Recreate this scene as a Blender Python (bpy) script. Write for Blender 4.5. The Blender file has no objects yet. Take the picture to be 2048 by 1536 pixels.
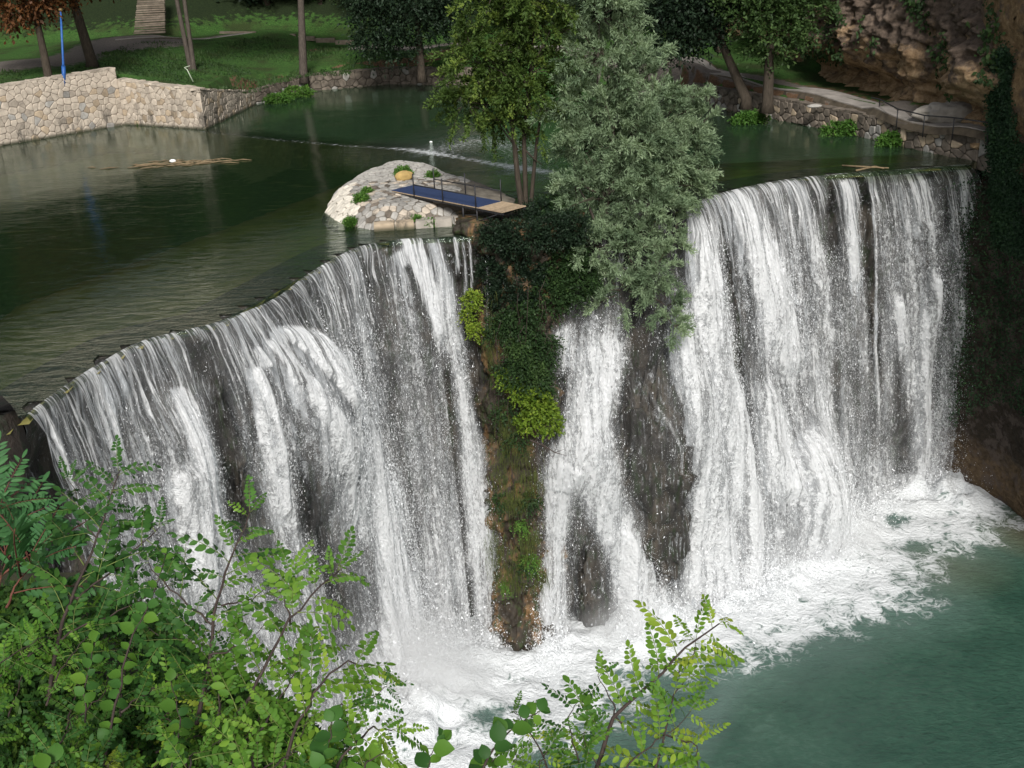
import bpy, math, random
import numpy as np
from mathutils import Vector, Matrix
random.seed(7)
MIST = True
RNG = np.random.default_rng(11)
C = bpy.context.scene.collection
SC = bpy.context.scene

# ------------------------------------------------------------------ camera
FPX, TH, RO, CZ = 2200.0, math.radians(23.0), math.radians(-2.8), 14.0
_F = np.array([0, math.cos(TH), -math.sin(TH)]); _R = np.array([1., 0, 0]); _U = np.cross(_R, _F)
RX = _R * math.cos(RO) + _U * math.sin(RO); UX = -_R * math.sin(RO) + _U * math.cos(RO)
cam = bpy.data.cameras.new('camera'); camo = bpy.data.objects.new('camera', cam); C.objects.link(camo)
cam.lens = 36 * FPX / 2048; cam.sensor_width = 36; cam.clip_end = 2000; cam.clip_start = 0.1
camo.matrix_world = Matrix(((RX[0], UX[0], -_F[0], 0), (RX[1], UX[1], -_F[1], 0), (RX[2], UX[2], -_F[2], CZ), (0, 0, 0, 1)))
SC.camera = camo

# ------------------------------------------------------------------ light
w = bpy.data.worlds.new('World'); SC.world = w; w.use_nodes = True
nt = w.node_tree; bg = nt.nodes['Background']; sky = nt.nodes.new('ShaderNodeTexSky')
SUN_EL, SUN_AZ = math.radians(38), math.radians(177)      # azimuth clockwise from +Y
sky.sky_type = 'NISHITA'; sky.sun_disc = False; sky.sun_elevation = SUN_EL; sky.sun_rotation = SUN_AZ
sky.air_density = 1.0; sky.dust_density = 1.2; sky.ozone_density = 1.0
hs = nt.nodes.new('ShaderNodeHueSaturation'); hs.inputs['Saturation'].default_value = 0.3
nt.links.new(sky.outputs[0], hs.inputs['Color']); nt.links.new(hs.outputs[0], bg.inputs[0]); bg.inputs[1].default_value = 0.085
sl = bpy.data.lights.new('sun', 'SUN'); so = bpy.data.objects.new('sun', sl); C.objects.link(so)
sl.energy = 3.2; sl.angle = math.radians(14); sl.color = (1, .97, .92)
sd = Vector((math.sin(SUN_AZ) * math.cos(SUN_EL), math.cos(SUN_AZ) * math.cos(SUN_EL), math.sin(SUN_EL)))
so.rotation_euler = sd.to_track_quat('Z', 'Y').to_euler()
vs = SC.view_settings; vs.view_transform = 'Standard'; vs.look = 'None'; vs.exposure = 0.5; vs.gamma = 1; vs.use_curve_mapping = False
cy = SC.cycles
cy.max_bounces = 8; cy.diffuse_bounces = 3; cy.glossy_bounces = 3; cy.transmission_bounces = 4; cy.transparent_max_bounces = 24
cy.volume_bounces = 4; cy.use_denoising = True; cy.caustics_reflective = False; cy.caustics_refractive = False
cy.sample_clamp_indirect = 4; cy.use_adaptive_sampling = True; cy.adaptive_threshold = 0.02

# ------------------------------------------------------------------ survey helpers (photo survey -> world metres)
def ray(px, py): return _F + RX * (px - 1024) / FPX - UX * (py - 768) / FPX
def at(px, py, z=0.0):
    d = ray(px, py); return np.array([0, 0, CZ]) + d * ((z - CZ) / d[2])
def aty(px, py, Y):
    d = ray(px, py); return np.array([0, 0, CZ]) + d * (Y / d[1])
def atd(px, py, D):
    d = ray(px, py); return np.array([0, 0, CZ]) + d / np.linalg.norm(d) * D

# ------------------------------------------------------------------ mesh helpers
def link(o, parent=None):
    C.objects.link(o)
    if parent is not None: o.parent = parent
    return o
def tag(o, label=None, cat=None, group=None, kind=None):
    if label: o['label'] = label
    if cat: o['category'] = cat
    if group: o['group'] = group
    if kind: o['kind'] = kind
    return o
def mk(name, V, F, mat=None, smooth=False, attrs=None, uv=None):
    V = np.asarray(V, dtype=np.float32).reshape(-1, 3)
    me = bpy.data.meshes.new(name)
    if isinstance(F, np.ndarray):
        k = F.shape[1]; n = len(F)
        me.vertices.add(len(V)); me.vertices.foreach_set('co', V.ravel())
        me.loops.add(n * k); me.loops.foreach_set('vertex_index', F.astype(np.int32).ravel())
        me.polygons.add(n); me.polygons.foreach_set('loop_start', np.arange(0, n * k, k, dtype=np.int32))
        me.update(calc_edges=True)
    else:
        me.from_pydata([tuple(map(float, v)) for v in V], [], [tuple(map(int, f)) for f in F])
    if attrs:
        for an, av in attrs.items():
            a = me.attributes.new(an, 'FLOAT', 'POINT'); a.data.foreach_set('value', np.asarray(av, dtype=np.float32).ravel())
    if uv is not None:
        ul = me.uv_layers.new(name='UVMap'); li = np.zeros(len(me.loops), dtype=np.int32); me.loops.foreach_get('vertex_index', li)
        ul.data.foreach_set('uv', np.asarray(uv, dtype=np.float32)[li].ravel())
    if mat: me.materials.append(mat)
    if smooth: me.polygons.foreach_set('use_smooth', [True] * len(me.polygons))
    me.update()
    return me
def ob(name, me, parent=None, loc=None):
    o = bpy.data.objects.new(name, me)
    if loc is not None: o.location = loc
    return link(o, parent)
def empty(name, loc=(0, 0, 0)):
    o = bpy.data.objects.new(name, None); o.location = tuple(map(float, loc)); o.empty_display_size = .2
    return link(o)
def grid_faces(nu, nv):
    i = np.arange(nu - 1)[:, None] * nv + np.arange(nv - 1)[None, :]
    return np.stack([i, i + nv, i + nv + 1, i + 1], -1).reshape(-1, 4)
def box_vf(c, ax, ay, az):
    c, ax, ay, az = map(lambda q: np.array(q, float), (c, ax, ay, az))
    V = [c + sx * ax + sy * ay + sz * az for sx in (-1, 1) for sy in (-1, 1) for sz in (-1, 1)]
    F = [(0, 1, 3, 2), (4, 6, 7, 5), (0, 4, 5, 1), (2, 3, 7, 6), (0, 2, 6, 4), (1, 5, 7, 3)]
    return V, F
class MB:
    def __init__(s): s.V = []; s.F = []
    def add(s, V, F):
        n = len(s.V); s.V.extend([tuple(v) for v in V]); s.F.extend([tuple(i + n for i in f) for f in F])
    def box(s, c, ax, ay, az): s.add(*box_vf(c, ax, ay, az))
    def tube(s, pts, rad, n=6, cap=True):
        pts = [np.array(p, float) for p in pts]; m = len(pts); V = []; F = []
        if np.isscalar(rad): rad = [rad] * m
        for i, p in enumerate(pts):
            t = pts[min(i + 1, m - 1)] - pts[max(i - 1, 0)]; t = t / (np.linalg.norm(t) + 1e-9)
            a = np.cross(t, (0, 0, 1.) if abs(t[2]) < .95 else (1., 0, 0)); a /= np.linalg.norm(a); b = np.cross(t, a)
            for k in range(n):
                g = 2 * math.pi * k / n; V.append(p + rad[i] * (math.cos(g) * a + math.sin(g) * b))
        for i in range(m - 1):
            for k in range(n):
                k2 = (k + 1) % n; F.append((i * n + k, i * n + k2, (i + 1) * n + k2, (i + 1) * n + k))
        if cap: F.append(tuple(range(n))[::-1]); F.append(tuple((m - 1) * n + k for k in range(n)))
        s.add(V, F)
    def obj(s, name, mat, parent=None, smooth=False): return ob(name, mk(name, s.V, s.F, mat, smooth), parent)

# value noise in numpy (vectorised, for shaping geometry)
_PERM = np.random.default_rng(5).random((64, 64, 64)).astype(np.float32)
def vnoise(P):
    P = np.asarray(P, float); i = np.floor(P).astype(int); f = P - i; f = f * f * (3 - 2 * f); r = 0
    for dx in (0, 1):
        for dy in (0, 1):
            for dz in (0, 1):
                wgt = (f[..., 0] if dx else 1 - f[..., 0]) * (f[..., 1] if dy else 1 - f[..., 1]) * (f[..., 2] if dz else 1 - f[..., 2])
                r = r + wgt * _PERM[(i[..., 0] + dx) % 64, (i[..., 1] + dy) % 64, (i[..., 2] + dz) % 64]
    return r * 2 - 1
def fbm(P, oct=4, gain=.5):
    P = np.asarray(P, float); r = 0; a = 1
    for k in range(oct): r = r + a * vnoise(P * (2 ** k) + 13.7 * k); a *= gain
    return r
def resample(P, n):
    P = np.asarray(P, float); d = np.r_[0, np.cumsum(np.linalg.norm(np.diff(P, axis=0), axis=1))]
    t = np.linspace(0, d[-1], n); return np.stack([np.interp(t, d, P[:, k]) for k in range(P.shape[1])], 1)
def seg_dist(Q, P, vals=None):
    """distance of points Q (n,2) to polyline P (m,2); also interpolated vals at the nearest point"""
    Q = np.asarray(Q, float); best = np.full(len(Q), 1e9); bv = np.zeros(len(Q))
    for i in range(len(P) - 1):
        a, b = np.array(P[i], float), np.array(P[i + 1], float); ab = b - a
        t = np.clip(((Q - a) @ ab) / (ab @ ab + 1e-12), 0, 1); d = np.linalg.norm(Q - a - t[:, None] * ab, axis=1)
        m = d < best; best[m] = d[m]
        if vals is not None: bv[m] = (vals[i] + t * (vals[i + 1] - vals[i]))[m]
    return best, bv
def inside(Q, P):
    Q = np.asarray(Q, float); P = np.asarray(P, float); r = np.zeros(len(Q), bool); j = len(P) - 1
    for i in range(len(P)):
        xi, yi, xj, yj = P[i, 0], P[i, 1], P[j, 0], P[j, 1]
        c = ((yi > Q[:, 1]) != (yj > Q[:, 1])) & (Q[:, 0] < (xj - xi) * (Q[:, 1] - yi) / (yj - yi + 1e-12) + xi)
        r ^= c; j = i
    return r

# ------------------------------------------------------------------ materials
class NT:
    def __init__(s, name):
        s.m = bpy.data.materials.new(name); s.m.use_nodes = True; s.t = s.m.node_tree; s.n = s.t.nodes
        s.b = s.n['Principled BSDF']; s.out = s.n['Material Output']
    def new(s, ty, **kw):
        n = s.n.new(ty)
        for k, v in kw.items():
            if hasattr(n, k): setattr(n, k, v)
        return n
    def l(s, a, b): s.t.links.new(a, b)
    def val(s, node, key, v):
        i = node.inputs[key]
        if hasattr(v, 'is_output'): s.l(v, i)
        else: i.default_value = v
    def coord(s, which='Object'): return s.new('ShaderNodeTexCoord').outputs[which]
    def geo(s): return s.new('ShaderNodeNewGeometry').outputs['Position']
    def attr(s, name):
        a = s.new('ShaderNodeAttribute'); a.attribute_name = name; return a.outputs['Fac']
    def mapping(s, vec, scale=(1, 1, 1), loc=(0, 0, 0), rot=(0, 0, 0)):
        m = s.new('ShaderNodeMapping'); s.l(vec, m.inputs[0]); m.inputs['Scale'].default_value = scale; m.inputs['Location'].default_value = loc
        m.inputs['Rotation'].default_value = rot; return m.outputs[0]
    def noise(s, vec, scale, detail=4, rough=.55, dist=0.0):
        n = s.new('ShaderNodeTexNoise'); s.l(vec, n.inputs['Vector']); n.inputs['Scale'].default_value = scale
        n.inputs['Detail'].default_value = detail; n.inputs['Roughness'].default_value = rough; n.inputs['Distortion'].default_value = dist
        return n.outputs['Fac']
    def ramp(s, fac, stops):
        r = s.new('ShaderNodeValToRGB'); s.l(fac, r.inputs[0]); e = r.color_ramp.elements
        while len(e) < len(stops): e.new(.5)
        for k, (p, c) in enumerate(stops):
            e[k].position = p; e[k].color = (c[0], c[1], c[2], 1) if not np.isscalar(c) else (c, c, c, 1)
        return r.outputs[0]
    def math(s, op, a, b=None, clamp=False):
        n = s.new('ShaderNodeMath'); n.operation = op; n.use_clamp = clamp; s.val(n, 0, a)
        if b is not None: s.val(n, 1, b)
        return n.outputs[0]
    def maprange(s, v, a, b, c=0., d=1., smooth=True):
        n = s.new('ShaderNodeMapRange'); n.interpolation_type = 'SMOOTHSTEP' if smooth else 'LINEAR'
        s.val(n, 0, v); s.val(n, 1, a); s.val(n, 2, b); s.val(n, 3, c); s.val(n, 4, d); return n.outputs[0]
    def mix(s, f, a, b, mode='MIX'):
        n = s.new('ShaderNodeMixRGB'); n.blend_type = mode; s.val(n, 0, f)
        for k, v in ((1, a), (2, b)):
            if hasattr(v, 'is_output'): s.l(v, n.inputs[k])
            else: n.inputs[k].default_value = (v[0], v[1], v[2], 1)
        return n.outputs[0]
    def bump(s, h, strength=.5, dist=.05, target=None):
        b = s.new('ShaderNodeBump'); s.l(h, b.inputs['Height']); b.inputs['Strength'].default_value = strength; b.inputs['Distance'].default_value = dist
        s.l(b.outputs[0], (target or s.b).inputs['Normal']); return b.outputs[0]
    def base(s, col, rough=.8, spec=.3):
        if hasattr(col, 'is_output'): s.l(col, s.b.inputs['Base Color'])
        else: s.b.inputs['Base Color'].default_value = (*col, 1)
        s.b.inputs['Roughness'].default_value = rough; s.b.inputs['Specular IOR Level'].default_value = spec; return s
def simple(name, col, var=.25, scale=3, rough=.75, bump=.3, spec=.3, bd=.02, metal=0, rnd=.0):
    t = NT(name); g = t.geo(); n = t.noise(g, scale, 5)
    c = t.ramp(n, [(.3, [x * (1 - var) for x in col]), (.7, [min(1, x * (1 + var)) for x in col])])
    if rnd:
        oi = t.new('ShaderNodeObjectInfo'); c = t.mix(1.0, c, t.ramp(oi.outputs['Random'], [(0, 1 - rnd), (1, 1 + rnd * .6)]), 'MULTIPLY')
    t.base(c, rough, spec); t.b.inputs['Metallic'].default_value = metal
    if bump: t.bump(t.noise(g, scale * 4, 6, .65), bump, bd)
    return t.m
def leafmat(name, c1, c2, c3=None, trans=.35, rough=.5):
    t = NT(name); v = t.attr('v'); oi = t.new('ShaderNodeObjectInfo')
    vv = t.math('ADD', v, t.math('MULTIPLY', oi.outputs['Random'], .35)); vv = t.math('MULTIPLY', vv, .75)
    col = t.ramp(vv, [(0.05, c1), (.55, c2), (1, c3 or c2)])
    t.base(col, max(rough, .55), .2)
    tr = t.new('ShaderNodeBsdfTranslucent'); t.l(t.mix(1., col, (1.15, 1.2, .6), 'MULTIPLY'), tr.inputs[0])
    mx = t.new('ShaderNodeMixShader'); mx.inputs[0].default_value = trans; t.l(t.b.outputs[0], mx.inputs[1]); t.l(tr.outputs[0], mx.inputs[2])
    t.l(mx.outputs[0], t.out.inputs[0]); return t.m

M = {}
M['willow'] = leafmat('willow_leaf', (.12, .175, .10), (.25, .33, .195), (.44, .51, .34), .3)
M['alder'] = leafmat('alder_leaf', (.03, .055, .012), (.075, .125, .028), (.19, .25, .045), .35)
M['dark_leaf'] = leafmat('dark_leaf', (.008, .016, .009), (.018, .035, .018), (.035, .06, .027), .2)
M['mid2'] = leafmat('fresh_leaf', (.022, .045, .014), (.055, .1, .03), (.11, .17, .05), .3)
M['mid_leaf'] = leafmat('mid_leaf', (.015, .032, .012), (.035, .07, .022), (.07, .12, .035), .25)
M['brown_leaf'] = leafmat('brown_leaf', (.045, .018, .008), (.12, .05, .018), (.2, .085, .03), .25)
M['ivy'] = leafmat('ivy_leaf', (.010, .026, .012), (.026, .06, .025), (.065, .13, .045), .15)
M['lime_leaf'] = leafmat('lime_leaf', (.07, .13, .015), (.17, .25, .03), (.32, .37, .05), .35)
M['weed'] = leafmat('weed_leaf', (.04, .10, .018), (.09, .2, .035), (.18, .3, .06), .3)
M['dry_grass'] = leafmat('dry_grass', (.03, .045, .01), (.07, .09, .02), (.12, .13, .04), .2)
M['loc1'] = leafmat('locust_leaf', (.05, .13, .018), (.1, .22, .028), (.2, .34, .045), .42, .42)
M['loc2'] = leafmat('deep_green_leaf', (.022, .07, .014), (.045, .125, .024), (.085, .2, .035), .35, .38)
M['loc3'] = leafmat('yellow_green_leaf', (.09, .2, .02), (.19, .32, .035), (.4, .46, .06), .45, .45)
M['sumac'] = leafmat('sumac_leaf', (.03, .1, .035), (.06, .16, .055), (.1, .22, .08), .3, .45)
M['fill'] = leafmat('undergrowth_leaf', (.012, .035, .01), (.035, .09, .018), (.11, .19, .025), .3, .5)
def bark(name, c):
    t = NT(name); g = t.geo(); n = t.noise(t.mapping(g, (3, 3, .6)), 4, 6, .7)
    t.base(t.ramp(n, [(.3, [x * .5 for x in c]), (.55, c), (.75, [x * 1.5 for x in c])]), .9, .2); t.bump(n, .9, .06); return t.m
M['bark'] = bark('bark', (.06, .048, .036)); M['bark_red'] = bark('bark_red', (.1, .05, .035)); M['bark_grey'] = bark('bark_grey', (.085, .07, .058))
M['twig'] = simple('twig', (.05, .035, .03), .3, 30); M['red_stalk'] = simple('red_stalk', (.12, .045, .03), .3, 30); M['green_stalk'] = simple('green_stalk', (.12, .16, .04), .3, 30)
# ------------------------------------------------------------------ plan of the place
crL = np.array([at(x, y, 0)[:2] for x, y in [(50,832),(110,785),(180,738),(255,695),(300,668),(345,664),(400,662),(450,640),(520,602),(600,556),(680,511),(735,484),(800,480),(845,474),(885,476),(930,472),(972,470)]])
def soften(P, n=70, w=4):
    P = resample(P, n); Q_ = P.copy()
    for i in range(1, n - 1): a_ = min(w, i, n - 1 - i); Q_[i] = P[i - a_:i + a_ + 1].mean(0)
    return Q_
crR = np.array([at(x, y, 0)[:2] for x, y in [(1095,452),(1200,452),(1300,440),(1360,424),(1400,400),(1450,384),(1520,368),(1600,355),(1700,346),(1800,341),(1880,333),(1942,330)]])
crL = soften(crL); crR = soften(crR)
bankR = np.array([at(x, y, 0)[:2] for x, y in [(1956,322),(1900,312),(1800,292),(1700,268),(1560,241),(1440,218),(1380,205)]])
bankF = np.array([at(x, y, 0)[:2] for x, y in [(1300,190),(1200,180),(1080,172),(960,170),(880,170),(780,168),(700,172),(620,182),(560,192),(512,208)]])
wallP = np.array([at(x, y, 0)[:2] for x, y in [(512,208),(410,259),(250,249),(0,292),(-200,330)]])
leftP = np.array([[-62., 60], [-55, 30], [-24, 22]])
water_poly = np.vstack([crL, crR, bankR, bankF, wallP[1:], leftP])

ctrl = [(0,178,3.9),(-150,200,3.9),(120,155,3.9),(240,150,3.8),(300,165,3.1),(400,170,2.9),(450,178,2.2),(380,135,3.2),(200,110,4.3),(0,130,4.5),(250,74,4.9),(500,66,4.1),
        (515,186,1.35),(570,160,1.5),(607,148,1.6),(700,150,1.45),(850,142,1.5),(1000,150,1.4),(1150,150,1.5),(700,100,2.4),(720,85,3.1),(950,88,3.0),(1100,95,3.0),(1250,110,2.8),(1380,175,1.5),(1360,120,2.9),
        (1450,195,1.5),(1535,200,1.5),(1450,145,2.1),(1700,235,1.4),(1650,180,1.9),(1800,258,1.35),(1750,215,1.6),(1880,258,1.5),(1950,290,1.3),(1960,250,1.8),(1600,130,2.3),(1800,200,2.1)]
CT = np.array([at(*c) for c in ctrl])
path_line = np.array([at(x, y, z)[:2] for x, y, z in [(-400,95,5.2),(0,70,5.2),(250,66,5),(330,62,5),(500,60,4.2),(700,68,3.4),(950,78,3.1),(1250,98,3),(1450,105,2.6),(1590,112,2.4),(1700,155,2.3)]])
def gz(Q):
    Q = np.atleast_2d(np.asarray(Q, float)); d = np.linalg.norm(Q[:, None, :] - CT[None, :, :2], axis=2) + .3
    wgt = d ** -3.2; z = (wgt * CT[:, 2]).sum(1) / wgt.sum(1)
    # hillside rising beyond the upper path
    yl = np.interp(Q[:, 0], path_line[:, 0], path_line[:, 1])
    dd = np.maximum(0, Q[:, 1] - yl - 2.5)
    z = z + np.minimum(dd * .55, 26 + dd * .12)
    lf = np.maximum(0, -52 - Q[:, 0]); z = z + np.minimum(lf * .7, 30)
    return z
def gz1(x, y): return float(gz([[x, y]])[0])

# ------------------------------------------------------------------ ground material
t = NT('park_ground'); g = t.geo(); n1 = t.noise(g, .35, 5); n2 = t.noise(g, 6, 5, .7)
grass = t.ramp(n2, [(.3, (.015, .038, .009)), (.5, (.036, .088, .018)), (.72, (.07, .14, .034))])
grass = t.mix(t.maprange(n1, .42, .68, 0, .8), grass, (.03, .038, .014))
grass = t.mix(t.maprange(t.noise(g, 14, 2), .68, .74), grass, (.2, .17, .05))
dirt = t.ramp(n2, [(.3, (.07, .042, .026)), (.7, (.16, .095, .056))])
grav = t.ramp(n2, [(.3, (.10, .085, .075)), (.7, (.17, .15, .13))])
wn = t.math('MULTIPLY', t.math('SUBTRACT', t.noise(g, 1.6, 5), .5), 1.3)
c = t.mix(t.maprange(t.math('ADD', t.attr('dirt'), wn), .4, .6), grass, dirt)
c = t.mix(t.maprange(t.math('ADD', t.attr('gravel'), t.math('MULTIPLY', wn, .4)), .42, .58), c, grav)
forest_shade = t.ramp(n2, [(.3, (.008, .014, .006)), (.7, (.022, .034, .012))])  # forest floor tone; its near edge paints shade over the grass beyond the path
c = t.mix(t.maprange(t.math('ADD', t.attr('forest_shade'), wn), .4, .6), c, forest_shade)
t.base(c, .95, .15); t.bump(n2, .8, .08); M['ground'] = t.m

xs = np.arange(-90, 92, .8); ys = np.arange(50, 205, .8); X, Y = np.meshgrid(xs, ys, indexing='ij'); Q = np.stack([X.ravel(), Y.ravel()], 1)
Z = gz(Q); ins = inside(Q, water_poly); ds, _ = seg_dist(Q, np.vstack([water_poly, water_poly[:1]]))
front = (Q[:, 0] > 26) & (Q[:, 1] < 62) | (Q[:, 0] > 30) & (Q[:, 1] < 66)
Zw = np.where(ins | (ds < .55), -1.6, Z)
Zw += np.where(ins, 0, .12 * fbm(np.c_[Q * .25, Q[:, :1] * 0], 3))
Fg = grid_faces(len(xs), len(ys))
cen = Q[Fg].mean(1); keep = ~((inside(cen, water_poly) & (seg_dist(cen, np.vstack([water_poly, water_poly[:1]]))[0] > 2.5)) | (cen[:, 1] < 64) & (cen[:, 0] > -30) | (cen[:, 0] > 26) & (cen[:, 1] < 66) & (cen[:, 0] > 29.5))
keep &= ~((cen[:, 1] < 70) & (cen[:, 0] > -34) & (cen[:, 0] < 24))
dirt_l = [np.array([at(*p)[:2] for p in L]) for L in ([(470,178,1.6),(520,165,1.6),(590,152,1.6)],[(640,98,2.7),(680,100,2.6)],[(690,140,1.5),(760,136,1.5),(900,125,1.6)],[(1370,158,1.8),(1450,178,1.7),(1560,196,1.6),(1660,214,1.5),(1750,232,1.4)],[(1420,160,1.9),(1560,178,1.8),(1680,205,1.6)])]
dirt_w = [1.3, 1.0, 1.2, 2.6, 2.4]
dv = np.zeros(len(Q))
for L, wd in zip(dirt_l, dirt_w): dv = np.maximum(dv, 1 - seg_dist(Q, L)[0] / (2 * wd))
grav_l = [np.array([at(*p)[:2] for p in L]) for L in ([(-300,150,4.6),(0,128,4.6),(130,110,4.6),(220,85,4.8),(300,74,4.9)],[(300,72,4.9),(420,66,4.5),(500,65,4.1)],[(720,92,3),(880,86,3),(1000,86,3),(1200,100,3),(1340,112,3),(1450,134,2.6),(1560,160,2.2),(1650,182,2),(1750,212,1.7),(1860,245,1.6),(1965,268,1.6)])]
grav_w = [3.2, .7, 1.1]; gv = np.zeros(len(Q))
for L, wd in zip(grav_l, grav_w): gv = np.maximum(gv, np.clip(1 - seg_dist(Q, L)[0] / (2 * wd), 0, 1))
tail = np.array([at(1750,214,1.7)[:2], at(1830,245,1.6)[:2], at(1965,272,1.6)[:2]]); gv = np.maximum(gv, 1 - seg_dist(Q, tail)[0] / 3.4)
yl = np.interp(Q[:, 0], path_line[:, 0], path_line[:, 1]); fv = np.clip((Q[:, 1] - yl - 1.5) / 7, 0, 1)  # starts close behind the path, so the painted shade darkens the open slope
tag(ob('ground', mk('ground', np.c_[Q, Zw], Fg[keep], M['ground'], True, {'dirt': dv, 'gravel': gv, 'forest_shade': fv})), kind='structure')

# concrete walkway: a real slab laid on the ground (right bank and behind the trees)
M['concrete'] = simple('path_concrete', (.27, .245, .22), .25, 1.5, .85, .3); M['stepstone'] = simple('step_stone', (.16, .13, .1), .3, 2, .85, .4)
M['bank_earth'] = simple('bank_earth', (.075, .06, .042), .4, 2, .95, .7)
def slab_path(name, pts, width, lift=.05):
    P = resample(np.array([at(*p) for p in pts])[:, :2], 60); T = np.gradient(P, axis=0); T /= np.linalg.norm(T, axis=1)[:, None]; N = np.c_[-T[:, 1], T[:, 0]]
    wd = np.interp(np.linspace(0, 1, 60), np.linspace(0, 1, len(width)), width)[:, None] / 2
    zc = gz(P); A = P + N * wd; B = P - N * wd; zt = zc + lift
    V = np.vstack([np.c_[A, zt], np.c_[B, zt], np.c_[A, zt - .12], np.c_[B, zt - .12]]); n = 60; F = []
    for i in range(n - 1): F += [(i, i + 1, n + i + 1, n + i), (2 * n + i, 2 * n + i + 1, i + 1, i), (n + i, n + i + 1, 3 * n + i + 1, 3 * n + i)]
    V2 = np.vstack([np.c_[P + N * (wd + .25), zt - .06], np.c_[P - N * (wd + .06), zt - .06], np.c_[P + N * (wd + .8), zt - 1.6], np.c_[P - N * (wd + .3), zt - .45]]); F2 = list(F)
    tag(ob('path_bank', mk('path_bank', V2, F2, M['bank_earth'])), kind='structure')
    F += [(0, n, 3 * n, 2 * n), (n - 1, 3 * n - 1, 4 * n - 1, 2 * n - 1)]
    o = ob(name, mk(name, V, F, M['concrete'])); return tag(o, kind='structure')
slab_path('path', [(1330,108,3),(1420,128,2.7),(1500,145,2.4),(1570,163,2.2),(1660,184,2),(1750,211,1.7),(1800,228,1.6),(1880,246,1.55),(1975,262,1.55),(2130,285,1.55)], [1.6, 1.5, 1.5, 1.7, 1.9, 2.1, 2.1, 2.1])
slab_path('path', [(700,90,3.1),(800,86,3.1),(900,85,3.05),(1010,87,3),(1150,96,3)], [1.2, 1.3, 1.3])
slab_path('path', [(230,80,4.85),(300,73,4.9),(400,67,4.6),(510,65.5,4.1)], [.9, .8, .5])

# ------------------------------------------------------------------ stones
def clip_poly(P, n, d):
    out = []; m = len(P)
    for i in range(m):
        a, b = P[i], P[(i + 1) % m]; da, db = a @ n - d, b @ n - d
        if da <= 0: out.append(a)
        if (da < 0) != (db < 0) and abs(da - db) > 1e-12: out.append(a + (b - a) * (da / (da - db)))
    return out
def voronoi(pts, radius, bound):
    pts = np.asarray(pts, float); cells = []
    for i, p in enumerate(pts):
        r = radius
        P = [p + np.array([r * math.cos(a), r * math.sin(a)]) for a in np.linspace(0, 2 * math.pi, 8, endpoint=False)]
        for (n, d) in bound: P = clip_poly(P, np.array(n, float), d)
        dd = np.linalg.norm(pts - p, axis=1)
        for j in np.where((dd < 2 * r) & (dd > 1e-6))[0]:
            n = pts[j] - p; P = clip_poly(P, n / np.linalg.norm(n), (n @ (pts[j] + p) / 2) / np.linalg.norm(n))
            if len(P) < 3: break
        cells.append(np.array(P) if len(P) >= 3 else None)
    return cells
def stone_mesh(cell, fmap, thick, gap, mat, rnd, name='stone'):
    c = cell.mean(0); sz = np.linalg.norm(cell - c, axis=1).mean()
    k1 = max(.5, 1 - gap / sz); k2 = k1 * .8; n = len(cell)
    # round the outline a little by cutting corners
    P = []
    for i in range(n):
        a, b, d = cell[i - 1], cell[i], cell[(i + 1) % n]; P += [b * .84 + a * .16, b * .84 + d * .16]
    P = np.array(P); n = len(P); th = thick * rnd.uniform(.6, 1.35)
    V = [fmap(*(c + (p - c) * k1), -.06) for p in P] + [fmap(*(c + (p - c) * k1), th * .55) for p in P] + [fmap(*(c + (p - c) * k2), th * rnd.uniform(.85, 1.1)) for p in P]
    F = [(i, (i + 1) % n, n + (i + 1) % n, n + i) for i in range(n)] + [(n + i, n + (i + 1) % n, 2 * n + (i + 1) % n, 2 * n + i) for i in range(n)] + [tuple(range(2 * n, 3 * n))]
    return V, F
def lay_stones(parent, L, H, size, fmap, thick, gap, mats, seed, name='stone', top=None, cap=290, stretch=1.25, keep=None, brick=False):
    """irregular rubble masonry: each stone an object of its own under parent; beyond the cap one joined part"""
    rnd = np.random.default_rng(seed); nx = max(2, int(L / (size * stretch))); ny = max(1, int(H / size)); pts = []
    for j in range(ny):
        for i in range(nx):
            pts.append(((i + .5 + (.5 if j % 2 else 0) + rnd.uniform(-.44, .44)) * L / nx, (j + .5 + rnd.uniform(-.4, .4)) * H / ny))
    pts = [p for p in pts if 0 < p[0] < L and (keep is None or keep(*p))]
    bound = [((-1, 0), 0), ((1, 0), L), ((0, -1), 0), ((0, 1), H)]
    cells = [c for c in voronoi(pts, size * 1.5, bound) if c is not None]
    if top is not None:
        cc = []
        for c in cells:
            n0 = []; q = c.copy(); q[:, 1] = np.minimum(q[:, 1], [top(x) for x in q[:, 0]])
            if np.ptp(q[:, 1]) > size * .25: cc.append(q)
        cells = cc
    joined = MB(); cnt = 0
    for c in cells:
        V, F = stone_mesh(c, fmap, thick, gap, None, rnd)
        mt = mats[int(rnd.choice(len(mats), p=None if len(mats) == 1 else np.r_[.7, [.3 / (len(mats) - 1)] * (len(mats) - 1)]))]
        if cnt < cap: ob(name, mk(name, V, F, mt), parent); cnt += 1
        else: joined.add(V, F)
    if joined.V: tag(joined.obj(name + '_filling', mats[0], parent), kind='stuff')
    return cnt
M['st_pale'] = simple('pale_limestone', (.58, .5, .42), .16, 2.5, .85, .7, rnd=.22); M['st_tan'] = simple('tan_limestone', (.5, .38, .26), .25, 2.5, .85, .6, rnd=.25)
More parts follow.
